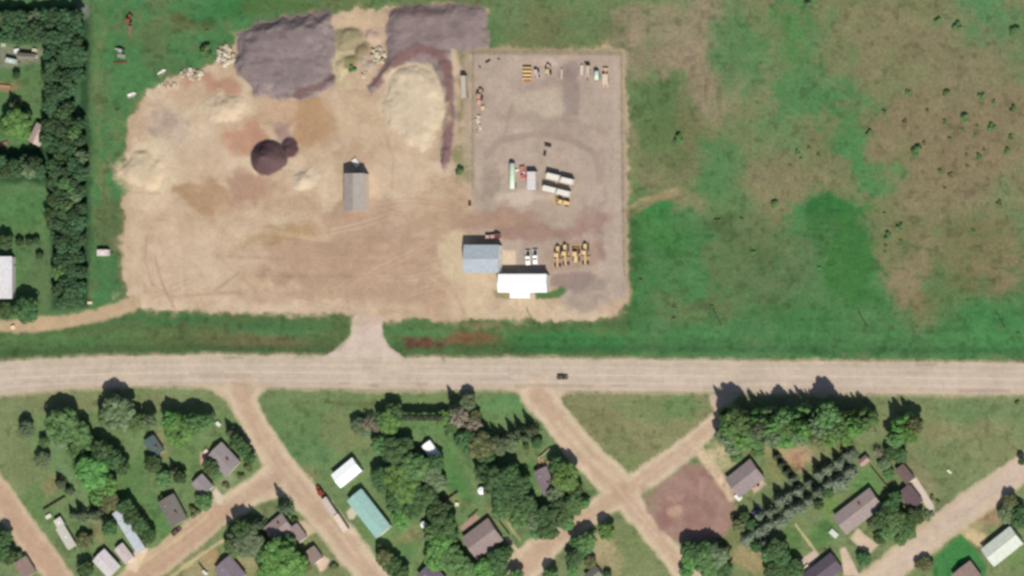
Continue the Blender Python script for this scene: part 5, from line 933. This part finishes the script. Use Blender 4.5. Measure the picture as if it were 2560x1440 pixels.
grove('round the small purple-grey house', [(1416, 1192, 36, B, 10), (1394, 1166, 22, D_, 9), (1392, 1236, 22, Gr, 7), (1436, 1264, 26, Mi, 8), (1402, 1282, 32, D_, 9), (1360, 1292, 26, D_, 8), (1370, 1322, 28, D_, 8), (1342, 1330, 18, Mi, 6), (1460, 1258, 15, Mi, 5), (1440, 1226, 18, D_, 7), (1420, 1308, 18, Mi, 6)])
grove('below the village crossroads', [(1518, 1328, 21, B, 8), (1468, 1354, 25, Mi, 9), (1442, 1352, 16, D_, 7), (1438, 1394, 20, D_, 7), (1456, 1376, 18, D_, 6), (1432, 1424, 14, Mi, 5), (1476, 1406, 16, Ol, 4), (1520, 1438, 10, D_, 4)])
# tall row by the highway
row = []
rr = random.Random(4)
for i in range(9): row.append((1828 + i * 38 + rr.randint(-8, 8), 1070 + rr.randint(-6, 6), 24 + rr.randint(-3, 4), [B, Mi, Gr, B, Mi, B, Gr, Mi, B][i], 13.5 + rr.random() * 2))
for i in range(10): row.append((1812 + i * 38 + rr.randint(-6, 6), 1046 + rr.randint(-8, 8), 30 + rr.randint(-4, 4), [Mi, Mi, B, Gr, Mi, Mi, Gr, Mi, B, Mi][i], 15 + rr.random() * 3, 'round' if i % 3 == 1 else 'spiry'))
for i in range(9): row.append((1822 + i * 37 + rr.randint(-6, 6), 1090 - i * .8 + rr.randint(-5, 6), 28 + rr.randint(-4, 4), [Gr, B, Mi, Gr, B, Gr, Ol, B, B][i], 11 + rr.random() * 3))
row += [(1806, 1088, 18, Gr, 9), (1836, 1116, 22, Gr, 8), (1866, 1104, 20, Mi, 9)]
grove('in the tall tree row below the highway', row)
grove('standing alone right of the tall tree row', [(2258, 1066, 34, B, 17, 'spiry'), (2242, 1096, 22, Mi, 10), (2292, 1062, 20, Ol, 11), (2276, 1088, 22, B, 9)])
grove('above the dark brown shed roof', [(2228, 1132, 18, D_, 6), (2252, 1138, 18, D_, 6), (2212, 1160, 16, Gr, 5), (2222, 1184, 14, Mi, 5), (2196, 1132, 12, De, 4)])
grove('in the upper of the two slanting spruce rows', [(1900 + 24.4 * i + rr.randint(-3, 3), 1290 - 17.2 * i + rr.randint(-6, 6), 20 + rr.randint(-4, 4), Sp, 6.5 + rr.random() * 3.5) for i in range(10)])
grove('in the lower of the two slanting spruce rows', [(1872 + 24.8 * i + rr.randint(-3, 3), 1346 - 16.4 * i + rr.randint(-6, 6), 21 + rr.randint(-4, 4), Sp, 6 + rr.random() * 3.5) for i in range(11)])
grove('by the pinkish earth lot above the spruce rows', [(1940, 1142, 12, Cn, 6), (1952, 1162, 13, Cn, 7), (1966, 1180, 13, Cn, 7), (1980, 1198, 14, Sp, 7), (1842, 1142, 14, Mi, 5), (1895, 1128, 16, Mi, 6)])
grove('round the largest brown-grey house', [(2070, 1232, 14, D_, 5), (2048, 1262, 12, D_, 5), (2228, 1264, 20, D_, 8), (2212, 1296, 28, D_, 9), (2242, 1302, 26, Mi, 8), (2262, 1316, 22, D_, 7), (2290, 1292, 22, D_, 7), (2222, 1330, 20, Mi, 6), (2200, 1344, 16, D_, 6), (2184, 1312, 14, Ol, 5), (2276, 1332, 16, Mi, 5), (2240, 1242, 16, D_, 7), (2252, 1350, 15, Mi, 4), (2322, 1288, 12, Gr, 2, 'bush'), (2331, 1242, 7, Ol, 1.4, 'bush'), (2346, 1256, 7, Ol, 1.4, 'bush')])
grove('between the reddish lot and the lower spruce row', [(1862, 1292, 13, D_, 5), (1880, 1312, 14, D_, 5), (1848, 1314, 16, Ol, 6), (1835, 1296, 8, Mi, 3)])
grove('at the bottom edge below the reddish lot', [(1722, 1372, 20, D_, 8), (1746, 1376, 22, D_, 9), (1772, 1366, 18, D_, 8), (1788, 1362, 18, Cn, 10), (1808, 1372, 16, Cn, 9), (1764, 1402, 30, Mi, 8), (1796, 1392, 28, Gr, 7), (1732, 1402, 24, B, 6), (1812, 1424, 22, D_, 6), (1716, 1432, 16, Mi, 5), (1776, 1436, 24, Mi, 6)])
grove('left of the dark purple-roofed house', [(1942, 1372, 26, D_, 8), (1956, 1394, 22, D_, 7), (1922, 1388, 18, Mi, 6), (1988, 1422, 24, D_, 7), (1934, 1426, 24, D_, 7), (1892, 1368, 13, D_, 5), (1912, 1356, 13, Sp, 6), (1960, 1430, 22, D_, 6)])
grove('at the right-hand lower corner', [(2526, 1254, 18, Ol, 6), (2520, 1286, 22, Gr, 6), (2548, 1302, 20, D_, 7), (2556, 1152, 10, D_, 5), (2552, 1278, 14, D_, 6), (2316, 1410, 18, Ol, 4), (2160, 1398, 17, D_, 5), (2296, 1412, 10, Ol, 4)])
grove('on the farm grass at the far left', [(44, 305, 36, B, 10), (36, 262, 22, Cn, 8), (18, 318, 16, Mi, 7), (42, 188, 10, D_, 4), (14, 606, 20, D_, 7), (50, 606, 11, D_, 4), (74, 606, 11, D_, 4), (92, 604, 10, D_, 4), (100, 642, 10, D_, 4), (16, 776, 22, D_, 8), (68, 774, 34, D_, 10), (130, 562, 13, D_, 6), (60, 330, 20, B, 7), (66, 292, 16, Mi, 6)])
grove('in the lower left corner beside the street', [(14, 1345, 20, D_, 8), (6, 1380, 24, D_, 8), (24, 1392, 20, D_, 7), (48, 1388, 10, Mi, 4)])
# clipped columns along the hedge shadow
grove('in the short row of narrow columns by the highway verge', [(1014 + 10 * i, 1044, 8.5, Cn, 7.5, 'round') for i in range(10)])
# shelterbelt and woodlot at the left
wood = []
def fill(poly, step, r0):   # ranks of trees, set out unevenly
    xs = [p[0] for p in poly]; ys = [p[1] for p in poly]; y = min(ys); k = 0
    while y <= max(ys):
        x = min(xs) + (step / 2 if k % 2 else 0)
        while x <= max(xs):
            c = False; n = len(poly)
            for i in range(n):
                (ax, ay), (bx_, by_) = poly[i], poly[(i + 1) % n]
                if (ay > y) != (by_ > y) and x < (bx_ - ax) * (y - ay) / (by_ - ay) + ax: c = not c
            if c and not (x > 180 and 190 < y < 290): wood.append((x + rr.uniform(-6, 6), y + rr.uniform(-6, 6), r0 * rr.uniform(.8, 1.2), k, x))
            x += step
        y += step * .82; k += 1
fill([(-40, 20), (204, 22), (204, 98), (-40, 96)], 28, 19)
fill([(124, 98), (206, 98), (212, 480), (208, 756), (146, 756), (136, 600), (130, 480), (124, 380)], 25.5, 17.5)
fill([(-40, 382), (112, 392), (112, 448), (-40, 440)], 29, 19)
ZN = []
for w_ in wood: ZN.append('woodlot strip at the top left' if w_[1] < 98 else 'woodlot block behind the farmhouse' if w_[0] < 122 else 'long shelterbelt')
for k, (x, y, r, rank, x0) in enumerate(wood):
    z = ZN[k]; ranks = sorted({w_[3] for w_, q in zip(wood, ZN) if q == z}); L = sorted(w_[4] for w_, q in zip(wood, ZN) if q == z and w_[3] == rank)
    i = L.index(x0); side = 'only tree' if len(L) == 1 else 'left tree' if i == 0 else 'right tree' if i == len(L) - 1 else 'middle tree' if len(L) == 3 else nth(i + 1) + ' tree from the left'
    tree(x, y, r, 'wood' if rr.random() < .86 else ['mid', 'grey', 'dark'][k % 3], rr.uniform(7, 10.5), '%s, %s rank of the %s' % (side, nth(ranks.index(rank) + 1), z), 'trees of the ' + z)
# low shrubs over the pasture
SHR = [(2018, 9, 11, 'round green shrub at the top edge of the pasture'), (2346, 50, 9, 'dark shrub left of the long low clump'), (2393, 65, 10, 'long low dark clump in the pasture'), (2539, 76, 13, 'big dark shrub at the upper right edge'), (1697, 350, 13, 'round green shrub right of the fenced lot'),
       (2363, 232, 9, 'wide dark shrub on the pale track ring'), (2453, 240, 8, 'low dark shrub ending the pale track ring'), (2529, 272, 8, 'dark shrub above the reddish ground'), (2410, 292, 11, 'tall dark shrub amid the shrub patch'), (2174, 331, 9, 'dark shrub leftmost of the shrub patch'), (2479, 318, 9, 'rounded green shrub of the shrub patch'),
       (2294, 375, 14, 'largest ragged shrub of the patch'), (2449, 393, 8, 'dark shrub with a pale foot'), (1934, 511, 10, 'dark shrub above the lush hollow'), (2249, 567, 8, 'smaller dark shrub beside the lush hollow'), (2216, 591, 10, 'larger dark shrub by the lush hollow'),
       (512, 126, 18, 'big dark round shrub in the grass above the broken concrete'), (2519, 376, 8, 'low wide shrub at the patch right')]
for x, y, r, l in SHR: tree(x, y + 1, r * 1.05, Mi, r * .2, l, 'shrubs on the pasture', 'bush')
USED = set()
for x, y, r in [(2269, 232, 6), (2486, 254, 5), (2212, 281, 6), (2318, 278, 5), (2262, 304, 5), (2361, 307, 6), (2442, 315, 4), (2438, 337, 4), (2406, 324, 4), (2527, 341, 6), (2376, 347, 5), (2310, 359, 5), (2460, 375, 4), (2416, 388, 4), (2417, 416, 5), (2350, 427, 6), (2376, 438, 6), (1994, 379, 6), (2003, 396, 4), (2046, 388, 5), (2022, 369, 4), (1976, 416, 4), (2361, 471, 4),
        (1855, 547, 5), (2498, 508, 6), (2433, 576, 5), (2212, 533, 4), (2252, 603, 4), (2214, 615, 4), (2213, 630, 3.5), (1882, 632, 6), (2048, 669, 5), (1686, 767, 4.5), (1778, 765, 4.5), (1685, 795, 4.5), (1602, 700, 4.5), (1794, 553, 6), (2547, 835, 4.5), (2542, 1008, 6)]:
    far = sorted(SHR, key=lambda s: math.hypot(s[0] - x, s[1] - y)); l = None
    for s in far[:6]:
        dx, dy = x - s[0], y - s[1]; d = math.hypot(dx, dy); w_ = 'just ' if d < 60 else '' if d < 150 else 'well '
        dr = ('below' if dy > 0 else 'above') if abs(dy) > 2.2 * abs(dx) else ('to the right of' if dx > 0 else 'to the left of') if abs(dx) > 2.2 * abs(dy) else ('below and ' if dy > 0 else 'above and ') + ('right of' if dx > 0 else 'left of')
        t_ = ' '.join(s[3].split()[:9]); t_ = t_ if len(s[3].split()) < 10 else s[3]
        l = 'tiny shrub %s%s the %s' % (w_, dr, t_); l = ' '.join(l.split()[:16])
        if l not in USED: break
    USED.add(l)
    tree(x, y, r * 1.1, Mi if rr.random() < .6 else Ol, r * .2, l, 'tiny shrubs dotted over the open grass', 'bush')
for l, x, y, r in [('small shrub in the upper left grass near the top edge', 517, 76, 5), ('small shrub beside the tan crushed rock between the mauve piles', 880, 172, 9), ('tiny shrub on the left rim of the dirt yard', 292, 275, 5), ('low green shrub patch left of the lot fence', 1150, 424, 12)]:
    tree(x, y, r, Mi, r * .2, l, None, 'bush')
